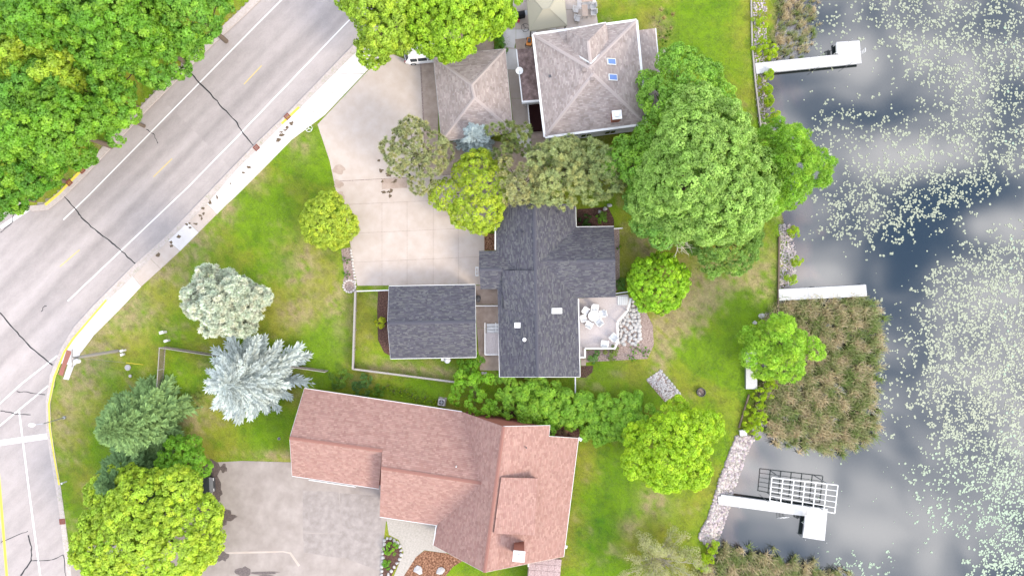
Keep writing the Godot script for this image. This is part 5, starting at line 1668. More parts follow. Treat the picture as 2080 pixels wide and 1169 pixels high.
func make_yard_things():
	# deck of the grey house
	var dk := base("deck", Vector3(pt(1215, 650, 0.75).x, G, pt(1215, 650, 0.75).z))
	tag(dk, "pale wooden deck with white railing on the lake side of the grey house", "deck")
	var outline := [[1170, 606], [1249, 600], [1275, 597], [1279, 606], [1273, 630], [1252, 653], [1253, 692], [1247, 706], [1187, 706], [1187, 724], [1174, 724]]
	var pg := PackedVector2Array()
	for q in outline: pg.append(vv(dk, q[0], q[1], 0.75))
	var z := -3.6
	while z < 4.6:
		for q in Geometry2D.intersect_polygons(pg, PackedVector2Array([Vector2(-8, z), Vector2(8, z), Vector2(8, z + 0.132), Vector2(-8, z + 0.132)])):
			var st := sto()
			prism(st, q, 0.6, 0.7 + rnd(-0.002, 0.002))
			build(st, "deck_board", M.deck_boards, dk)
		z += 0.142
	var skirt := sto()
	for q in Geometry2D.offset_polygon(pg, -0.06): prism(skirt, q, -0.1, 0.58)
	build(skirt, "deck_frame", M.deck_boards, dk)
	for i in range(3, 10):
		var a := loc(dk, outline[i][0], outline[i][1], 0.75)
		var b := loc(dk, outline[i + 1][0], outline[i + 1][1], 0.75)
		for y in [0.85, 1.55]:
			var st := sto()
			bar(st, Vector3(a.x, y, a.z), Vector3(b.x, y, b.z), 0.17 if y > 1 else 0.05, 0.05)
			build(st, "railing", M.white, dk)
		var n := int(a.distance_to(b) / 0.16)
		var st2 := sto()
		for k in n:
			var c := a.lerp(b, (k + 0.5) / n)
			box(st2, Vector3(c.x, 1.18, c.z), Vector3(0.03, 0.7, 0.03))
		build(st2, "baluster", M.white, dk).set_meta("kind", "stuff")
		var st3 := sto()
		box(st3, Vector3(a.x, 1.12, a.z), Vector3(0.1, 0.94, 0.1))
		build(st3, "railing_post", M.white, dk)
	for i in 5:
		var st := sto()
		var c := loc(dk, 1256 + i * 4.2, 610, 0.6)
		box(st, Vector3(c.x, 0.76 - i * 0.002, c.z), Vector3(0.19, 0.1, 1.0))
		build(st, "bench_slat", M.white, dk)
	var y := G + 0.7
	var tb := base("patio_table", Vector3(pt(1206, 641, 1.4).x, y, pt(1206, 641, 1.4).z))
	tag(tb, "round white table ringed by chairs on the deck", "table")
	var st := sto()
	tube(st, Vector3(0, 0.7, 0), Vector3(0, 0.74, 0), 0.62, 0.62, 24)
	build(st, "tabletop", M.white, tb)
	st = sto()
	tube(st, Vector3(0, 0.02, 0), Vector3(0, 0.7, 0), 0.05, 0.05, 8)
	tube(st, Vector3(0, 0, 0), Vector3(0, 0.04, 0), 0.3, 0.28, 12)
	build(st, "pedestal", M.white, tb)
	for c in [[1190, 631], [1208, 626], [1186, 646], [1197, 658], [1216, 653], [1223, 637]]:
		var p := pt(c[0], c[1], 1.3)
		var d := tb.position - p
		chair("deck_chair", "white chair drawn up to the round deck table", Vector3(p.x, y, p.z), atan2(d.x, d.z), M.white, 1.15, "white chairs round the deck table")
	for c in [[1245, 684, -2.3, "white armchair beside the inner bend of the deck railing"], [1228, 697, 3.0, "white armchair turned from the front deck railing"]]:
		var p := pt(c[0], c[1], 1.2)
		chair("armchair", c[3], Vector3(p.x, y, p.z), c[2], M.white, 1.2)
	# boulder bed by the deck
	var bed := base("planting_bed", Vector3.ZERO)
	struct(bed)
	slab(bed, poly([[1254, 655], [1276, 625], [1281, 604], [1298, 606], [1326, 660], [1328, 700], [1315, 728], [1190, 735], [1178, 728], [1190, 712], [1254, 702]]), 0.0, G + 0.03, M.gravel, "gravel_ground")
	hard.append(poly([[1180, 602], [1281, 602], [1298, 604], [1326, 660], [1328, 704], [1318, 728], [1186, 735]]))
	slab(bed, poly([[1180, 743], [1205, 742], [1203, 756], [1190, 766], [1178, 766]]), 0.0, G + 0.035, M.mulch, "mulch")
	slab(bed, poly([[1180, 725], [1190, 725], [1190, 742], [1180, 742]]), 0.0, G + 0.045, M.old_concrete, "slab")
	slab(bed, poly([[984, 475], [1008, 474], [1008, 508], [984, 508]]), 0.0, G + 0.05, M.red_mulch, "mulch")
	slab(bed, poly([[768, 590], [792, 588], [796, 724], [780, 715], [768, 690], [766, 630]]), 0.0, G + 0.03, M.mulch, "mulch")
	slab(bed, poly([[1172, 425], [1235, 420], [1247, 445], [1247, 462], [1172, 462]]), 0.0, G + 0.03, M.mulch, "mulch")
	slab(bed, poly([[1247, 462], [1258, 465], [1259, 585], [1250, 592]]), 0.0, G + 0.03, M.gravel, "gravel_ground")
	slab(bed, poly([[693, 506], [712, 502], [722, 575], [724, 590], [712, 596], [700, 590], [697, 570], [700, 560]]), 0.0, G + 0.03, M.gravel, "gravel_ground")
	slab(bed, poly([[1005, 838], [1110, 858], [1120, 892], [1180, 892], [1176, 870], [1100, 848], [1020, 828]]), 0.0, G + 0.03, M.mulch, "mulch")
	slab(bed, poly([[820, 1169], [845, 1130], [862, 1117], [905, 1122], [945, 1135], [920, 1150], [905, 1169], [880, 1230], [810, 1230]]), 0.0, G + 0.04, M.red_mulch, "mulch")
	slab(bed, poly([[781, 1096], [792, 1092], [810, 1104], [816, 1118], [812, 1138], [800, 1158], [790, 1180], [776, 1180], [778, 1130]]), 0.0, G + 0.09, M.mulch, "mulch")
	for q in [[[768, 590], [800, 588], [800, 730], [766, 720]], [[1172, 420], [1262, 420], [1262, 600], [1172, 465]], [[690, 500], [726, 500], [728, 600], [690, 600]], [[1000, 828], [1185, 850], [1185, 895], [1000, 870]]]: hard.append(poly(q))
	var area := poly([[1254, 655], [1276, 626], [1281, 607], [1296, 609], [1301, 692], [1296, 699], [1256, 699]])
	var tries := 0
	var placed: Array[Vector2] = []
	while tries < 1500 and placed.size() < 95:
		tries += 1
		var c := Vector2(rnd(pt(1252, 0).x, pt(1302, 0).x), rnd(pt(0, 606).z, pt(0, 700).z))
		if not Geometry2D.is_point_in_polygon(c, area): continue
		var ok := true
		for q in placed:
			if q.distance_to(c) < 0.36:
				ok = false
				break
		if not ok: continue
		placed.append(c)
		stone("boulder", "white boulder heaped in the bed beside the deck", Vector3(c.x, G + 0.1, c.y), Vector3(rnd(0.2, 0.33), rnd(0.14, 0.22), rnd(0.18, 0.3)), M.pale_stone, "white boulders beside the deck")
	# stones edging the island bed
	var ring := [[781, 1096], [787, 1092], [794, 1092], [801, 1096], [807, 1101], [812, 1108], [815, 1116], [815, 1125], [812, 1134], [807, 1142], [801, 1150], [795, 1158], [789, 1166], [781, 1104], [779, 1113], [778, 1122], [778, 1131], [777, 1140], [776, 1149], [776, 1158], [775, 1167]]
	for q in ring: stone("edging_stone", "pale stone edging the island bed", pt(q[0], q[1], 0.0) + Vector3(0, G + 0.08, 0), Vector3(rnd(0.16, 0.24), 0.14, rnd(0.16, 0.22)), M.pale_stone, "stones edging the island bed")
	for q in [[850, 1157, 0.55, 0.5, "large white rock in the red mulch"], [895, 1158, 0.5, 0.42, "rounded grey white rock by the lawn wedge"], [1547, 641, 0.35, 0.3, "pale rock behind the willow"], [1533, 655, 0.25, 0.22, "white rock at the lawn edge behind the willow"], [1238, 417, 0.3, 0.2, "flat pale stepping rock under the pines"], [1229, 424, 0.26, 0.22, "square pale stepping rock under the pines"], [1218, 430, 0.22, 0.2, "small pale stepping rock near the corner shrub"], [986, 758, 0.2, 0.2, "pale rock at the end of the side walk"], [980, 757, 0.16, 0.18, "small tan rock at the end of the side walk"]]:
		stone("rock", q[4], pt(q[0], q[1], 0.0) + Vector3(0, G + 0.06, 0), Vector3(q[2], 0.2, q[3]), M.pale_stone)
	for i in 9:
		stone("flagstone", "tan flagstone in the gap of the red house's roof", pt(1122 + (i % 3) * 14 + rnd(-2, 2), 868 + int(i / 3) * 7 + rnd(-1, 1), 0.0) + Vector3(0, G + 0.05, 0), Vector3(rnd(0.28, 0.42), 0.06, rnd(0.2, 0.3)), M.flagstone, "flagstones in the roof gap")
	for i in 15:
		var a := TAU * i / 15
		stone("edging_stone", "pink grey paver round the small stone ring by the drive", pt(710 + cos(a) * 12, 581 + sin(a) * 12, 0.0) + Vector3(0, G + 0.05, 0), Vector3(0.16, 0.1, 0.12), M.stone, "pavers of the small stone ring")
	for i in 11:
		stone("edging_stone", "pink grey paver lining the pebble strip", pt(713 + i * 0.9, 508 + i * 6.4, 0.0) + Vector3(0, G + 0.05, 0), Vector3(0.14, 0.1, 0.17), M.stone, "pavers lining the pebble strip")
	# gravel pad by the hedge
	var padbed := base("gravel_pad", Vector3.ZERO)
	struct(padbed)
	slab(padbed, poly([[1312, 771], [1341, 751], [1382, 797], [1350, 815]]), 0.0, G + 0.04, M.gravel, "gravel_ground")
	hard.append(poly([[1312, 771], [1341, 751], [1382, 797], [1350, 815]]))
	var xf := []
	var cl := []
	for i in 420:
		var q := pt(1312, 771).lerp(pt(1341, 751), rng.randf()).lerp(pt(1350, 815).lerp(pt(1382, 797), rng.randf()), rng.randf())
		xf.append(Transform3D(Basis.from_euler(Vector3(rnd(0, 6), rnd(0, 6), 0)).scaled(Vector3(rnd(0.05, 0.11), rnd(0.04, 0.08), rnd(0.05, 0.11))), q + Vector3(0, G + 0.06, 0)))
		var k := rnd(0.3, 0.46)
		cl.append(Color(k, k * 0.93, k * 0.9))
	scatter(padbed, "pebble_cover", pebble(), M.tinted, xf, cl).set_meta("kind", "stuff")
	for i in 8:
		var q := pt(1343, 754).lerp(pt(1380, 798), i / 7.0)
		stone("edging_stone", "long white stone edging the gravel pad by the hedge", q + Vector3(0, G + 0.08, 0), Vector3(0.22, 0.1, 0.16), M.pale_stone, "stones edging the gravel pad")
	# fire pit
	var p := pt(1424, 796, 0.2)
	var r := base("fire_pit", Vector3(p.x, G, p.z))
	tag(r, "round dark fire pit on the lake lawn", "fire pit")
	st = sto()
	for i in 20:
		var a0 := TAU * i / 20
		var a1 := TAU * (i + 1) / 20
		var e0 := Vector3(cos(a0), 0, sin(a0)); var e1 := Vector3(cos(a1), 0, sin(a1))
		quad(st, e1 * 0.5, e0 * 0.5, e0 * 0.5 + Vector3(0, 0.35, 0), e1 * 0.5 + Vector3(0, 0.35, 0))
		quad(st, e0 * 0.44 + Vector3(0, 0.05, 0), e1 * 0.44 + Vector3(0, 0.05, 0), e1 * 0.44 + Vector3(0, 0.35, 0), e0 * 0.44 + Vector3(0, 0.35, 0))
		quad(st, e1 * 0.5 + Vector3(0, 0.35, 0), e0 * 0.5 + Vector3(0, 0.35, 0), e0 * 0.44 + Vector3(0, 0.35, 0), e1 * 0.44 + Vector3(0, 0.35, 0))
	build(st, "ring", M.dark_metal, r)
	st = sto()
	tube(st, Vector3(0, 0, 0), Vector3(0, 0.08, 0), 0.45, 0.43, 16)
	build(st, "ash", M.gravel, r)
	for i in 3:
		st = sto()
		tube(st, Vector3(rnd(-0.3, 0.3), 0.14, rnd(-0.3, 0.3)), Vector3(rnd(-0.3, 0.3), 0.2, rnd(-0.3, 0.3)), 0.06, 0.05, 7)
		build(st, "log", M.bark if i else M.stone, r)
	# air conditioner beside the red house
	for s in [[897, 816, "grey air conditioner on a pad beside the red roof"], [909, 731, "white tank beside the wall of the grey garage"]]:
		p = pt(s[0], s[1], 0.6)
		r = base("air_conditioner" if s[0] < 900 else "storage_tank", Vector3(p.x, G, p.z), -0.14)
		tag(r, s[2], "air conditioner" if s[0] < 900 else "tank")
		if s[0] < 900:
			st = sto()
			box(st, Vector3(0, 0.03, 0), Vector3(0.95, 0.08, 0.95))
			build(st, "pad", M.concrete, r)
			st = sto()
			box(st, Vector3(0, 0.42, 0), Vector3(0.74, 0.72, 0.74))
			build(st, "case", M.grey_wall, r)
			st = sto()
			tube(st, Vector3(0, 0.76, 0), Vector3(0, 0.80, 0), 0.3, 0.3, 16)
			build(st, "fan_grille", M.dark_metal, r)
			for k in 4:
				st = sto()
				box(st, Vector3(cos(k * PI / 2) * 0.13, 0.81, sin(k * PI / 2) * 0.13), Vector3(0.24, 0.02, 0.06), Basis(Vector3.UP, -k * PI / 2))
				build(st, "fan_blade", M.grey_metal, r)
		else:
			st = sto()
			tube(st, Vector3(0, 0, 0), Vector3(0, 0.8, 0), 0.34, 0.34, 16)
			tube(st, Vector3(0, 0.8, 0), Vector3(0, 0.95, 0), 0.34, 0.15, 16)
			build(st, "tank_body", M.white, r)
			st = sto()
			box(st, Vector3(-0.55, 0.4, 0), Vector3(0.3, 0.8, 0.25))
			build(st, "regulator_box", M.white, r)
	# grill beside the walk of the grey house
	p = pt(971, 606, 0.7)
	r = base("kettle_grill", Vector3(p.x, 0.1, p.z))
	tag(r, "covered dark grill against the end of the grey garage", "grill")
	st = sto()
	blob(st, Vector3(0, 0.75, 0), Vector3(0.3, 0.3, 0.42), 3, 0.1, 12, 8)
	build(st, "cover", M.dark_metal, r)
	for k in [-1, 1]:
		st = sto()
		box(st, Vector3(0, 0.3, k * 0.28), Vector3(0.06, 0.6, 0.06))
		build(st, "leg", M.dark_metal, r)
	# patio of the pale house
	for c in [[1170, 20, 1.4, "grey patio chair facing the table near the gazebo"], [1173, 38, 1.4, "grey patio chair standing alone nearest the cross roof"], [1204, 13, -1.5, "grey patio chair at the lawn side of the long patio table"], [1205, 26, -1.5, "grey patio chair at the lawn corner of the patio"]]:
		p = pt(c[0], c[1], 0.5)
		chair("patio_chair", c[3], Vector3(p.x, 0.11, p.z), c[2], M.grey_wall, 1.0)
	for c in [[1188, 22, 0.65, 1.3, "long pale patio table between the chairs"], [1192, -4, 1.2, 0.9, "pale patio table at the far edge of the patio"]]:
		p = pt(c[0], c[1], 0.7)
		r = base("patio_table", Vector3(p.x, 0.11, p.z), 0.08)
		tag(r, c[4], "table")
		st = sto()
		box(st, Vector3(0, 0.72, 0), Vector3(c[2], 0.05, c[3]))
		build(st, "tabletop", M.old_concrete, r)
		for x in [-1, 1]:
			for zz in [-1, 1]:
				st = sto()
				box(st, Vector3(x * (c[2] * 0.5 - 0.06), 0.35, zz * (c[3] * 0.5 - 0.06)), Vector3(0.06, 0.7, 0.06))
				build(st, "leg", M.grey_wall, r)
	p = pt(1058, 30, 0.6)
	r = base("barbecue", Vector3(p.x, 0.11, p.z), 0.2)
	tag(r, "black barbecue between the white walk and the gazebo", "barbecue")
	st = sto()
	box(st, Vector3(0, 0.45, 0), Vector3(0.9, 0.8, 0.55))
	build(st, "cabinet", M.black, r)
	st = sto()
	tube(st, Vector3(-0.45, 0.92, 0), Vector3(0.45, 0.92, 0), 0.27, 0.27, 12)
	build(st, "hood", M.black, r)
	for k in [-1, 1]:
		st = sto()
		box(st, Vector3(k * 0.65, 0.82, 0), Vector3(0.4, 0.05, 0.5))
		build(st, "side_shelf", M.grey_metal, r)
	p = pt(1053, 42, 0.3)
	r = base("bucket", Vector3(p.x, 0.11, p.z))
	tag(r, "small red bucket at the foot of the barbecue", "bucket")
	st = sto()
	tube(st, Vector3.ZERO, Vector3(0, 0.35, 0), 0.14, 0.19, 14)
	build(st, "pail", M.red, r)
	st = sto()
	for i in 8:
		var a0 := PI * i / 8
		var a1 := PI * (i + 1) / 8
		tube(st, Vector3(cos(a0) * 0.19, 0.35 + sin(a0) * 0.15, 0), Vector3(cos(a1) * 0.19, 0.35 + sin(a1) * 0.15, 0), 0.01, 0.01, 4)
	build(st, "handle", M.grey_metal, r)
	p = pt(1067, 58, 0.4)
	r = base("wire_table", Vector3(p.x, 0.11, p.z))
	tag(r, "round black wire table by the gazebo corner", "table")
	st = sto()
	for i in 16:
		var a0 := TAU * i / 16
		var a1 := TAU * (i + 1) / 16
		tube(st, Vector3(cos(a0) * 0.45, 0.6, sin(a0) * 0.45), Vector3(cos(a1) * 0.45, 0.6, sin(a1) * 0.45), 0.022, 0.022, 5)
	build(st, "rim", M.black, r)
	for i in 3:
		st = sto()
		var a := TAU * i / 3
		tube(st, Vector3(cos(a) * 0.45, 0.6, sin(a) * 0.45), Vector3(-cos(a) * 0.1, 0.58, -sin(a) * 0.1), 0.015, 0.015, 5)
		tube(st, Vector3(cos(a) * 0.45, 0.6, sin(a) * 0.45), Vector3(cos(a) * 0.3, 0, sin(a) * 0.3), 0.02, 0.02, 5)
		build(st, "leg", M.black, r)
	p = pt(1075, 84, 0.4)
	r = base("lawn_mower", Vector3(p.x, 0.12, p.z), 1.4)
	tag(r, "orange lawn mower against the wall of the pale house", "mower")
	st = sto()
	box(st, Vector3(0, 0.22, 0), Vector3(0.85, 0.2, 0.6))
	build(st, "deck_shell", M.orange, r)
	st = sto()
	box(st, Vector3(0.05, 0.45, 0), Vector3(0.4, 0.3, 0.36))
	build(st, "engine", M.dark_metal, r)
	for x in [-0.35, 0.35]:
		for s in [-0.33, 0.33]:
			st = sto()
			tube(st, Vector3(x, 0.12, s - 0.04), Vector3(x, 0.12, s + 0.04), 0.12, 0.12, 10)
			build(st, "wheel", M.rubber, r)
	st = sto()
	for s in [-0.25, 0.25]: tube(st, Vector3(-0.4, 0.3, s), Vector3(-0.95, 0.9, s), 0.02, 0.02, 5)
	tube(st, Vector3(-0.95, 0.9, -0.25), Vector3(-0.95, 0.9, 0.25), 0.02, 0.02, 5)
	build(st, "handle", M.black, r)
	p = pt(1055, 146, 3.0)
	r = base("satellite_dish", p)
	tag(r, "white satellite dish on the edge of the low flat roof", "satellite dish")
	st = sto()
	for i in 16:
		for j in 4:
			var q := []
			for k in [[i, j], [i + 1, j], [i + 1, j + 1], [i, j + 1]]:
				var rr: float = 0.4 * k[1] / 4.0
				var a: float = TAU * k[0] / 16
				q.append(Basis(Vector3.RIGHT, 0.5) * Vector3(cos(a) * rr, rr * rr * 0.6, sin(a) * rr) + Vector3(0, 0.5, 0))
			quad(st, q[0], q[3], q[2], q[1])
	build(st, "dish", M.white, r)
	st = sto()
	tube(st, Vector3.ZERO, Vector3(0, 0.5, 0), 0.03, 0.03, 6)
	tube(st, Vector3(0, 0.45, 0), Vector3(0, 0.75, 0.45), 0.02, 0.02, 5)
	build(st, "mast", M.grey_metal, r)

func stone(called: String, label: String, where: Vector3, size: Vector3, m: Material, group := ""):
	var k := "stone%d" % (rng.randi() % 9)
	if not MESH.has(k):
		var st := sto()
		blob(st, Vector3.ZERO, Vector3.ONE, k.hash() % 97, 0.3, 8, 5)
		st.generate_normals()
		MESH[k] = st.commit()
	var o := inst(MESH[k], called, m)
	o.transform = Transform3D(Basis(Vector3.UP, rnd(0, TAU)).scaled_local(size), where)
	tag(o, label, "stone" if called != "flagstone" else "paving stone", group)
func pebble() -> ArrayMesh:
	if not MESH.has("pebble"):
		var st := sto()
		blob(st, Vector3.ZERO, Vector3.ONE, 5, 0.25, 6, 4)
		st.generate_normals()
		MESH["pebble"] = st.commit()
	return MESH["pebble"]

# ---------------------------------------------------------------- docks
func deck_panel(parent, a: Array, y: float, m: Material, called := "deck_panel"):
	var p := PackedVector2Array()
	for q in a: p.append(vv(parent, q[0], q[1], y))
	for q in Geometry2D.offset_polygon(p, -0.012):
		var st := sto()
		prism(st, q, y - 0.08 - parent.position.y, y - parent.position.y)
		build(st, called, m, parent)
	for i in a.size():
		var st := sto()
		var s := loc(parent, a[i][0], a[i][1], y)
		var e := loc(parent, a[(i + 1) % a.size()][0], a[(i + 1) % a.size()][1], y)
		bar(st, s + Vector3(0, -0.17, 0), e + Vector3(0, -0.17, 0), 0.05, 0.16)
		build(st, "frame_beam", M.grey_metal, parent)
func dock_post(parent, u, v, y: float, top: float):
	var st := sto()
	var c := loc(parent, u, v, y)
	tube(st, Vector3(c.x, WL - 1.4 - parent.position.y, c.z), Vector3(c.x, y + top - parent.position.y, c.z), 0.03, 0.03, 6)
	build(st, "post", M.grey_metal, parent)
func bench(called: String, label: String, u, v, y: float, turn: float):
	var p := pt(u, v, y + 0.5)
	var r := base(called, Vector3(p.x, y, p.z), turn)
	tag(r, label, "bench")
	for k in 3:
		var st := sto()
		box(st, Vector3(-0.16 + k * 0.16, 0.44, 0), Vector3(0.13, 0.04, 1.1))
		build(st, "seat_slat", M.white, r)
	for k in 2:
		var st := sto()
		box(st, Vector3(-0.28, 0.62 + k * 0.18, 0), Vector3(0.04, 0.14, 1.1))
		build(st, "back_slat", M.white, r)
	for z in [-0.45, 0.45]:
		for x in [-0.24, 0.2]:
			var st := sto()
			box(st, Vector3(x, 0.3 if x < 0 else 0.21, z), Vector3(0.05, 0.9 if x < 0 else 0.42, 0.05))
			build(st, "leg", M.white, r)
func make_docks():
	var y := 0.28
	# dock with a square platform
	var r := base("dock", Vector3(pt(1640, 120, y).x, y, pt(1640, 120, y).z))
	tag(r, "white dock with a wider platform at its end above brown shallows", "dock")
	for i in 3:
		var f := func(t): return [[lerpf(1534, 1703, t), lerpf(128, 110, t)], [lerpf(1537, 1706, t), lerpf(149.5, 132.5, t)]]
		var a: Array = f.call(i / 3.0)
		var b: Array = f.call((i + 1) / 3.0)
		deck_panel(r, [a[0], b[0], b[1], a[1]], y, M.dock)
	deck_panel(r, [[1700, 85], [1747, 82], [1751, 128], [1706, 132.5], [1703, 110]], y, M.dock)
	for p in [[1659, 114, 1.2], [1572, 124, 0.6], [1658, 139, 1.0], [1725, 131, 1.1], [1724, 84, 0.9], [1575, 147, 0.5]]: dock_post(r, p[0], p[1], y, p[2])
	var st := sto()
	var c := loc(r, 1754, 104, y)
	for z in [-0.2, 0.2]: tube(st, c + Vector3(0, 0.5, z), c + Vector3(0.05, -1.2, z), 0.03, 0.03, 6)
	for k in 4: tube(st, c + Vector3(0.02, -0.8 + k * 0.3, -0.2), c + Vector3(0.02, -0.8 + k * 0.3, 0.2), 0.025, 0.025, 5)
	tube(st, c + Vector3(0, 0.5, -0.2), c + Vector3(0, 0.5, 0.2), 0.03, 0.03, 6)
	build(st, "ladder", M.white, r)
	bench("bench", "white bench along the inner side of the dock platform", 1703, 98, y, 0.05)
	# plain dock
	r = base("dock", Vector3(pt(1670, 594, y).x, y, pt(1670, 594, y).z))
	tag(r, "straight white dock beside the reed bed", "dock")
	for i in 3:
		var f := func(t): return [[lerpf(1582, 1760, t), lerpf(587, 578, t)], [lerpf(1583, 1762, t), lerpf(610, 601, t)]]
		var a: Array = f.call(i / 3.0)
		var b: Array = f.call((i + 1) / 3.0)
		deck_panel(r, [a[0], b[0], b[1], a[1]], y, M.dock)
	for p in [[1656, 582, 0.1], [1755, 577, 0.1], [1706, 606, 0.1], [1754, 602, 0.1]]: dock_post(r, p[0], p[1], y, p[2])
	# L shaped dock
	r = base("dock", Vector3(pt(1600, 1030, y).x, y, pt(1600, 1030, y).z))
	tag(r, "white L shaped dock beside the boat lift", "dock")
	for i in 3:
		var f := func(t): return [[lerpf(1465, 1640, t), lerpf(1004, 1028, t)], [lerpf(1464.5, 1637, t), lerpf(1025, 1048, t)]]
		var a: Array = f.call(i / 3.0)
		var b: Array = f.call((i + 1) / 3.0)
		deck_panel(r, [a[0], b[0], b[1], a[1]], y, M.dock)
	deck_panel(r, [[1640, 1028], [1682, 1033], [1676, 1098], [1631, 1091], [1637, 1048]], y, M.dock)
	for p in [[1556, 1015, 0.8], [1600, 1022, 0.8], [1643, 1028, 0.7], [1633, 1093, 0.5], [1676, 1099, 0.5], [1500, 1030, 0.3]]: dock_post(r, p[0], p[1], y, p[2])
	st = sto()
	c = loc(r, 1596, 1048, y)
	for k in 3: tube(st, c + Vector3(-0.4 + k * 0.35, 0.3, 0), c + Vector3(-0.7 + k * 0.35, -0.8, 0.5), 0.025, 0.025, 5)
	for k in 3: tube(st, c + Vector3(-0.45, 0.1 - k * 0.3, 0.1 + k * 0.12), c + Vector3(0.3, 0.1 - k * 0.3, 0.1 + k * 0.12), 0.025, 0.025, 5)
	build(st, "ladder", M.white, r)
	bench("bench", "pale bench on the corner of the L shaped dock", 1639, 1056, y, -0.12)
	# boat lift canopy frame
	var h := 1.45
	r = base("boat_lift", Vector3(pt(1632, 1003, h).x, WL, pt(1632, 1003, h).z))
	tag(r, "empty boat lift with an uncovered white canopy frame", "boat lift")
	var q := [[1568.4, 969.4], [1702.6, 985], [1696, 1042], [1564, 1016]]
	for i in 7:
		st = sto()
		var t := i / 6.0
		bar(st, loc(r, lerpf(q[0][0], q[1][0], t), lerpf(q[0][1], q[1][1], t), h), loc(r, lerpf(q[3][0], q[2][0], t), lerpf(q[3][1], q[2][1], t), h), 0.1, 0.06)
		build(st, "cross_bow", M.white, r)
	for i in 6:
		st = sto()
		var t := i / 5.0
		bar(st, loc(r, lerpf(q[0][0], q[3][0], t), lerpf(q[0][1], q[3][1], t), h + 0.05), loc(r, lerpf(q[1][0], q[2][0], t), lerpf(q[1][1], q[2][1], t), h + 0.05), 0.1 if i in [0, 5] else 0.06, 0.05)
		build(st, "purlin", M.white, r)
	for k in [[0.15, 0.0], [0.85, 0.0], [0.15, 1.0], [0.85, 1.0]]:
		st = sto()
		var a: Vector3 = loc(r, lerpf(lerpf(q[0][0], q[1][0], k[0]), lerpf(q[3][0], q[2][0], k[0]), k[1]), lerpf(lerpf(q[0][1], q[1][1], k[0]), lerpf(q[3][1], q[2][1], k[0]), k[1]), h)
		tube(st, Vector3(a.x, -1.2, a.z), a, 0.05, 0.05, 8)
		build(st, "leg", M.grey_metal, r)
	# white panel under the willow and the white box down the shore
	r = base("dock_section", Vector3(pt(1527, 750, 0.5).x, G, pt(1527, 750, 0.5).z), 0.0)
	tag(r, "spare white dock section lying on the shore under the willow", "dock section")
	for i in 2:
		st = sto()
		box(st, Vector3(0, 0.42, -1.1 + i * 2.2), Vector3(1.25, 0.08, 2.17))
		build(st, "deck_panel", M.dock, r)
	for k in [-1, 1]:
		st = sto()
		box(st, Vector3(k * 0.58, 0.2, 0), Vector3(0.08, 0.4, 4.38))
		build(st, "frame_beam", M.grey_metal, r)
	for s in [[1509, 878, 0.7, 0.55, "white storage box at the top of the long riprap"], [1469, 1016, 0.95, 0.9, "pale landing pad where the L shaped dock meets the riprap"]]:
		var p := pt(s[0], s[1], 0.3)
		r = base("storage_box" if s[0] > 1500 else "landing_pad", Vector3(p.x, G - 0.05 if s[0] > 1500 else 0.02, p.z), 0.1)
		tag(r, s[4], "box" if s[0] > 1500 else "pad")
		st = sto()
		var hh := 0.5 if s[0] > 1500 else 0.16
		box(st, Vector3(0, hh * 0.5, 0), Vector3(s[2], hh, s[3]))
		build(st, "body", M.white if s[0] > 1500 else M.white_concrete, r)
		st = sto()
		box(st, Vector3(0, hh + 0.03, 0), Vector3(s[2] + 0.06, 0.05, s[3] + 0.06))
		build(st, "lid", M.white if s[0] > 1500 else M.white_concrete, r)

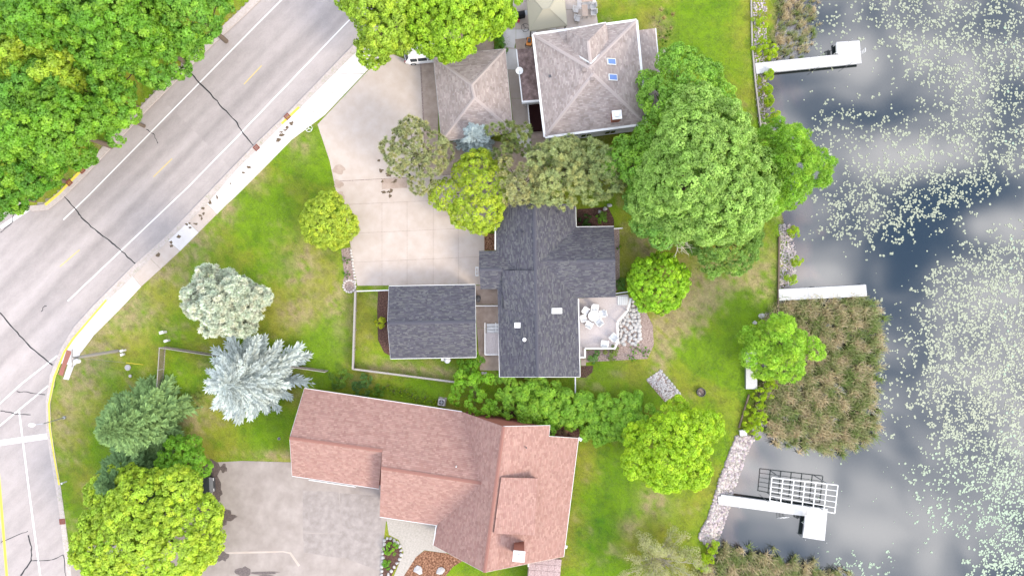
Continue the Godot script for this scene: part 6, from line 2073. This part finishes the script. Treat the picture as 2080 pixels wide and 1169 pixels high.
# ---------------------------------------------------------------- shore, lake plants and grass
func make_shore_plants():
	# riprap
	var bands := [[[1528, -40], [1556, -40], [1560, 110], [1566, 215], [1560, 260], [1540, 250], [1534, 160]], [[1584, 455], [1610, 455], [1622, 520], [1618, 570], [1604, 592], [1582, 592]], [[1495, 885], [1538, 888], [1522, 915], [1506, 962], [1492, 1002], [1482, 1040], [1464, 1092], [1440, 1112], [1418, 1090], [1440, 1045], [1462, 970]], [[1548, 640], [1596, 618], [1596, 640], [1545, 655]]]
	var dens := [700, 900, 2600, 160]
	for bi in bands.size():
		var pg := poly(bands[bi])
		var lo := Vector2(1e9, 1e9)
		var hi := -lo
		for q in pg:
			lo = lo.min(q); hi = hi.max(q)
		var xf := []
		var cl := []
		var n := 0
		while n < dens[bi]:
			var c := Vector2(rnd(lo.x, hi.x), rnd(lo.y, hi.y))
			if not Geometry2D.is_point_in_polygon(c, pg): continue
			n += 1
			var s := rnd(0.07, 0.17) * (1.25 if bi == 2 else 0.75)
			var gy := ground_y(px(c.x, c.y))
			xf.append(Transform3D(Basis.from_euler(Vector3(rnd(0, 6), rnd(0, 6), 0)).scaled(Vector3(s, s * 0.8, s * rnd(0.7, 1.3))), Vector3(c.x, gy + s * 0.3, c.y)))
			var k := rnd(0.16, 0.38)
			cl.append(Color(k, k * rnd(0.82, 0.95), k * rnd(0.78, 0.92)))
		var rr := scatter(null, "riprap", pebble(), M.tinted, xf, cl)
		rr.set_meta("kind", "stuff")
		tag(rr, ["pinkish shore stones below the timber wall", "tan shore stones beside the straight dock", "long slope of pale pink riprap stones at the lower shore", "few shore stones behind the willow"][bi], "stones")
		hard.append(pg)
	# reeds
	var reed := SurfaceTool.new()
	reed.begin(Mesh.PRIMITIVE_TRIANGLES)
	for i in 13:
		var a := rnd(0, TAU)
		var lean := rnd(0.35, 1.25)
		var l := rnd(0.7, 1.25)
		var p := Vector3(rnd(-0.15, 0.15), 0, rnd(-0.15, 0.15))
		var side := Vector3(-sin(a), 0, cos(a)) * 0.05
		var v := rnd(0.7, 1.25)
		reed.set_color(Color(v, v * rnd(0.92, 1.05), v * rnd(0.85, 1.1)))
		for k in 3:
			var e := lean * (0.4 + 0.45 * k)
			var q := p + Vector3(cos(a) * sin(e), cos(e), sin(a) * sin(e)) * l / 3.0
			var w0 := side * (1.0 - k * 0.28)
			var w1 := side * (1.0 - (k + 1) * 0.28)
			var up := side.cross(q - p).normalized()
			var order := [p - w0, q + w1, p + w0, p - w0, q - w1, q + w1]
			if (order[2] - order[0]).cross(order[1] - order[0]).dot(Vector3.UP) < 0: order.reverse()
			reed.set_normal(up if up.y > 0 else -up)
			for t in order: reed.add_vertex(t)
			p = q
	var reed_mesh := reed.commit()
	var beds := [[[[1552, 640], [1600, 608], [1770, 600], [1790, 640], [1794, 700], [1782, 800], [1778, 868], [1755, 918], [1700, 915], [1640, 908], [1580, 895], [1550, 872], [1550, 800], [1580, 740]], 2700, "large bed of tangled beige and green reeds beside the straight dock"], [[[1445, 1112], [1520, 1118], [1590, 1138], [1660, 1155], [1720, 1172], [1740, 1260], [1400, 1260], [1415, 1150]], 1400, "bed of beige reeds at the foot of the lower shore"], [[[1572, -40], [1662, -40], [1655, 60], [1640, 110], [1600, 118], [1572, 118]], 380, "sunken olive brown reeds above the platform dock"]]
	for b in beds:
		var pg := poly(b[0])
		var xf := []
		var cl := []
		var n := 0
		while n < b[1]:
			var u := rnd(1400, 1800)
			var v := rnd(-40, 1260)
			if b[0][0][1] > 0: v = rnd(600, 1260)
			else: v = rnd(-40, 120)
			var w := pt(u, v)
			if not Geometry2D.is_point_in_polygon(Vector2(w.x, w.z) + Vector2(fine.get_noise_2d(u * 0.3, v * 0.3), fine.get_noise_2d(u * 0.3 + 99, v * 0.3)) * 1.6, pg): continue
			n += 1
			var d := noise.get_noise_2d(u * 1.5, v * 1.5)
			if d < -0.32 and v > 200: continue
			var s := rnd(0.75, 1.3) * (0.62 if v < 200 else 1.0)
			xf.append(Transform3D(Basis(Vector3.UP, rnd(0, TAU)).scaled(Vector3(s, s * rnd(0.7, 1.3), s)), Vector3(w.x, WL - 0.08, w.z)))
			var t := clampf(0.5 + noise.get_noise_2d(u * 1.6 + 300, v * 1.6) * 1.6 + rnd(-0.4, 0.4) - clampf((u - 1690) / 200.0, 0, 1) * 0.5 * float(v > 200), 0, 1)
			cl.append(Color(0.20, 0.27, 0.075).lerp(Color(0.56, 0.46, 0.29), t))
		var o := scatter(null, "reed_bed", reed_mesh, M.leaf, xf, cl)
		tag(o, b[2], "reeds", "", "stuff")
	# lily pads
	var st := SurfaceTool.new()
	st.begin(Mesh.PRIMITIVE_TRIANGLES)
	for i in 11:
		var a0 := 0.18 + (TAU - 0.36) * i / 11
		var a1 := 0.18 + (TAU - 0.36) * (i + 1) / 11
		st.set_normal(Vector3.UP)
		for q in [Vector3.ZERO, Vector3(cos(a0), 0.02, sin(a0)), Vector3(cos(a1), 0.02, sin(a1))]: st.add_vertex(q)   # clockwise from above
	var pad_mesh := st.commit()
	var zones := [[poly([[2140, 470], [2060, 478], [1990, 495], [1935, 535], [1885, 580], [1862, 655], [1856, 720], [1868, 800], [1890, 855], [1905, 905], [1945, 950], [1985, 990], [1998, 1060], [1990, 1240], [2140, 1240]]), 0.66], [poly([[1745, -40], [2140, -40], [2140, 330], [2060, 372], [2010, 400], [1975, 330], [1910, 210], [1835, 125], [1780, 45]]), 0.42], [poly([[1662, 470], [1695, 360], [1770, 335], [1900, 330], [2010, 352], [1970, 415], [1880, 452], [1800, 500], [1720, 482]]), 0.5], [poly([[1660, 215], [1790, 200], [1800, 300], [1700, 340], [1655, 330]]), 0.15], [poly([[1860, 930], [1900, 920], [1960, 1000], [1985, 1080], [1930, 1100], [1880, 1040]]), 0.2], [poly([[1775, 600], [1808, 640], [1806, 860], [1770, 912], [1768, 700]]), 0.2], [poly([[1640, 895], [1710, 905], [1700, 925], [1640, 915]]), 0.12], [poly([[1700, 1140], [1790, 1140], [1800, 1240], [1690, 1240]]), 0.35], [poly([[1640, 10], [1760, 20], [1700, 120], [1640, 110]]), 0.07], [poly([[1900, 210], [2000, 330], [1900, 330], [1800, 330], [1780, 240]]), 0.12]]
	var pads := []
	var cell := 0.185
	var x := pt(1590, 0).x
	while x < pt(2130, 0).x:
		var z := pt(0, -30).z
		while z < pt(0, 1200).z:
			var c := Vector2(x + rnd(-0.09, 0.09), z + rnd(-0.09, 0.09))
			var p := px(c.x, c.y)
			z += cell
			if p.x < water_u(p.y) + 14: continue
			var k := 0.006
			var cj := c + Vector2(noise.get_noise_2d(p.x * 2.0, p.y * 2.0 + 333), noise.get_noise_2d(p.x * 2.0 + 777, p.y * 2.0)) * 5.0
			for zn in zones:
				if Geometry2D.is_point_in_polygon(cj, zn[0]): k = maxf(k, zn[1])
			var n1 := fine.get_noise_2d(p.x * 0.28, p.y * 0.28)
			var n2 := noise.get_noise_2d(p.x * 1.6 + 70, p.y * 1.6)
			if k > 0.05: k = clampf(k + n1 * 1.25 + n2 * 1.3, 0.01, 0.95)
			if rng.randf() > k * 0.8: continue
			pads.append([c, (0.07 + 0.075 * pow(rng.randf(), 1.6)) if k > 0.05 else rnd(0.035, 0.08), p])
		x += cell
	pads.sort_custom(func(a, b): return a[1] > b[1])
	var xf := []
	var cl := []
	var tints := []
	for i in 6:
		var k := 0.86 + i * 0.06
		var t := mat("pad_%d" % i, Color(0.198, 0.218, 0.15) * k if i < 4 else Color(0.16, 0.218, 0.15) * k, 0.45)
		tints.append(t)
	var shown := 0
	for i in pads.size():
		var a: Array = pads[i]
		var tr := Transform3D(Basis(Vector3.UP, rnd(0, TAU)).scaled(Vector3(a[1], a[1], a[1])), Vector3(a[0].x, WL + 0.012 + (i % 9) * 0.0022, a[0].y))
		var inside: bool = a[2].x < 2076 and a[2].y > 4 and a[2].y < 1165
		if shown < 300 and inside:
			shown += 1
			var o := inst(pad_mesh, "lily_pad", tints[(4 + i % 2) if a[2].y > 900 or a[2].x > 2040 else i % 4])
			o.transform = tr
			tag(o, "broad pale lily pad floating on the lake", "lily pad", "broad lily pads on the lake")
		else:
			xf.append(tr)
			var k := rnd(0.8, 1.15)
			var c := Color(0.198, 0.217, 0.15).lerp(Color(0.145, 0.21, 0.142), clampf((a[2].y - 850) / 200.0, 0, 1))
			cl.append(Color(c.r * k, c.g * k, c.b * k))
	var lp := scatter(null, "lily_pad_cover", pad_mesh, M.pad, xf, cl)
	tag(lp, "drifts of small pale lily pads covering the outer lake", "lily pads", "", "stuff")
	# grass blades on the lawns
	var gst := SurfaceTool.new()
	gst.begin(Mesh.PRIMITIVE_TRIANGLES)
	for i in 16:
		var a := rnd(0, TAU)
		var p := Vector3(rnd(-0.22, 0.22), 0, rnd(-0.22, 0.22))
		var d := Vector3(cos(a), 0, sin(a))
		var s := Vector3(-sin(a), 0, cos(a)) * 0.016
		var v := rnd(0.7, 1.3)
		gst.set_color(Color(v * rnd(0.95, 1.1), v, v))
		gst.set_normal(Vector3.UP)
		var l := rnd(0.06, 0.13)
		var tip := p + d * l + Vector3(0, l * 0.5, 0)
		gst.set_normal((Vector3.UP - d * 0.5).normalized())
		for t in ([p - s, p + s, tip] if (tip - p).cross(s * 2.0).y > 0 else [p + s, p - s, tip]): gst.add_vertex(t)
	var gm := gst.commit()
	xf = []
	cl = []
	for i in 62000:
		var q := Vector2(rnd(-53, 31), rnd(-34, 34))
		var p := px(q.x, q.y)
		if p.x > water_u(p.y) - 16: continue
		if p.x < 1000 and on_road(p): continue
		var bad := false
		for hd in hard:
			if Geometry2D.is_point_in_polygon(q, hd):
				bad = true
				break
		if bad: continue
		var c := grass_color(p)
		var k := rnd(0.85, 1.3)
		cl.append(Color(c.r * k, c.g * k, c.b * k))
		xf.append(Transform3D(Basis(Vector3.UP, rnd(0, TAU)).scaled(Vector3.ONE * rnd(0.8, 1.4)), Vector3(q.x, G - 0.005, q.y)))
	var gr := scatter(null, "grass", gm, M.leaf, xf, cl)
	tag(gr, "mown grass of the lawns between street and lake", "grass", "", "stuff")
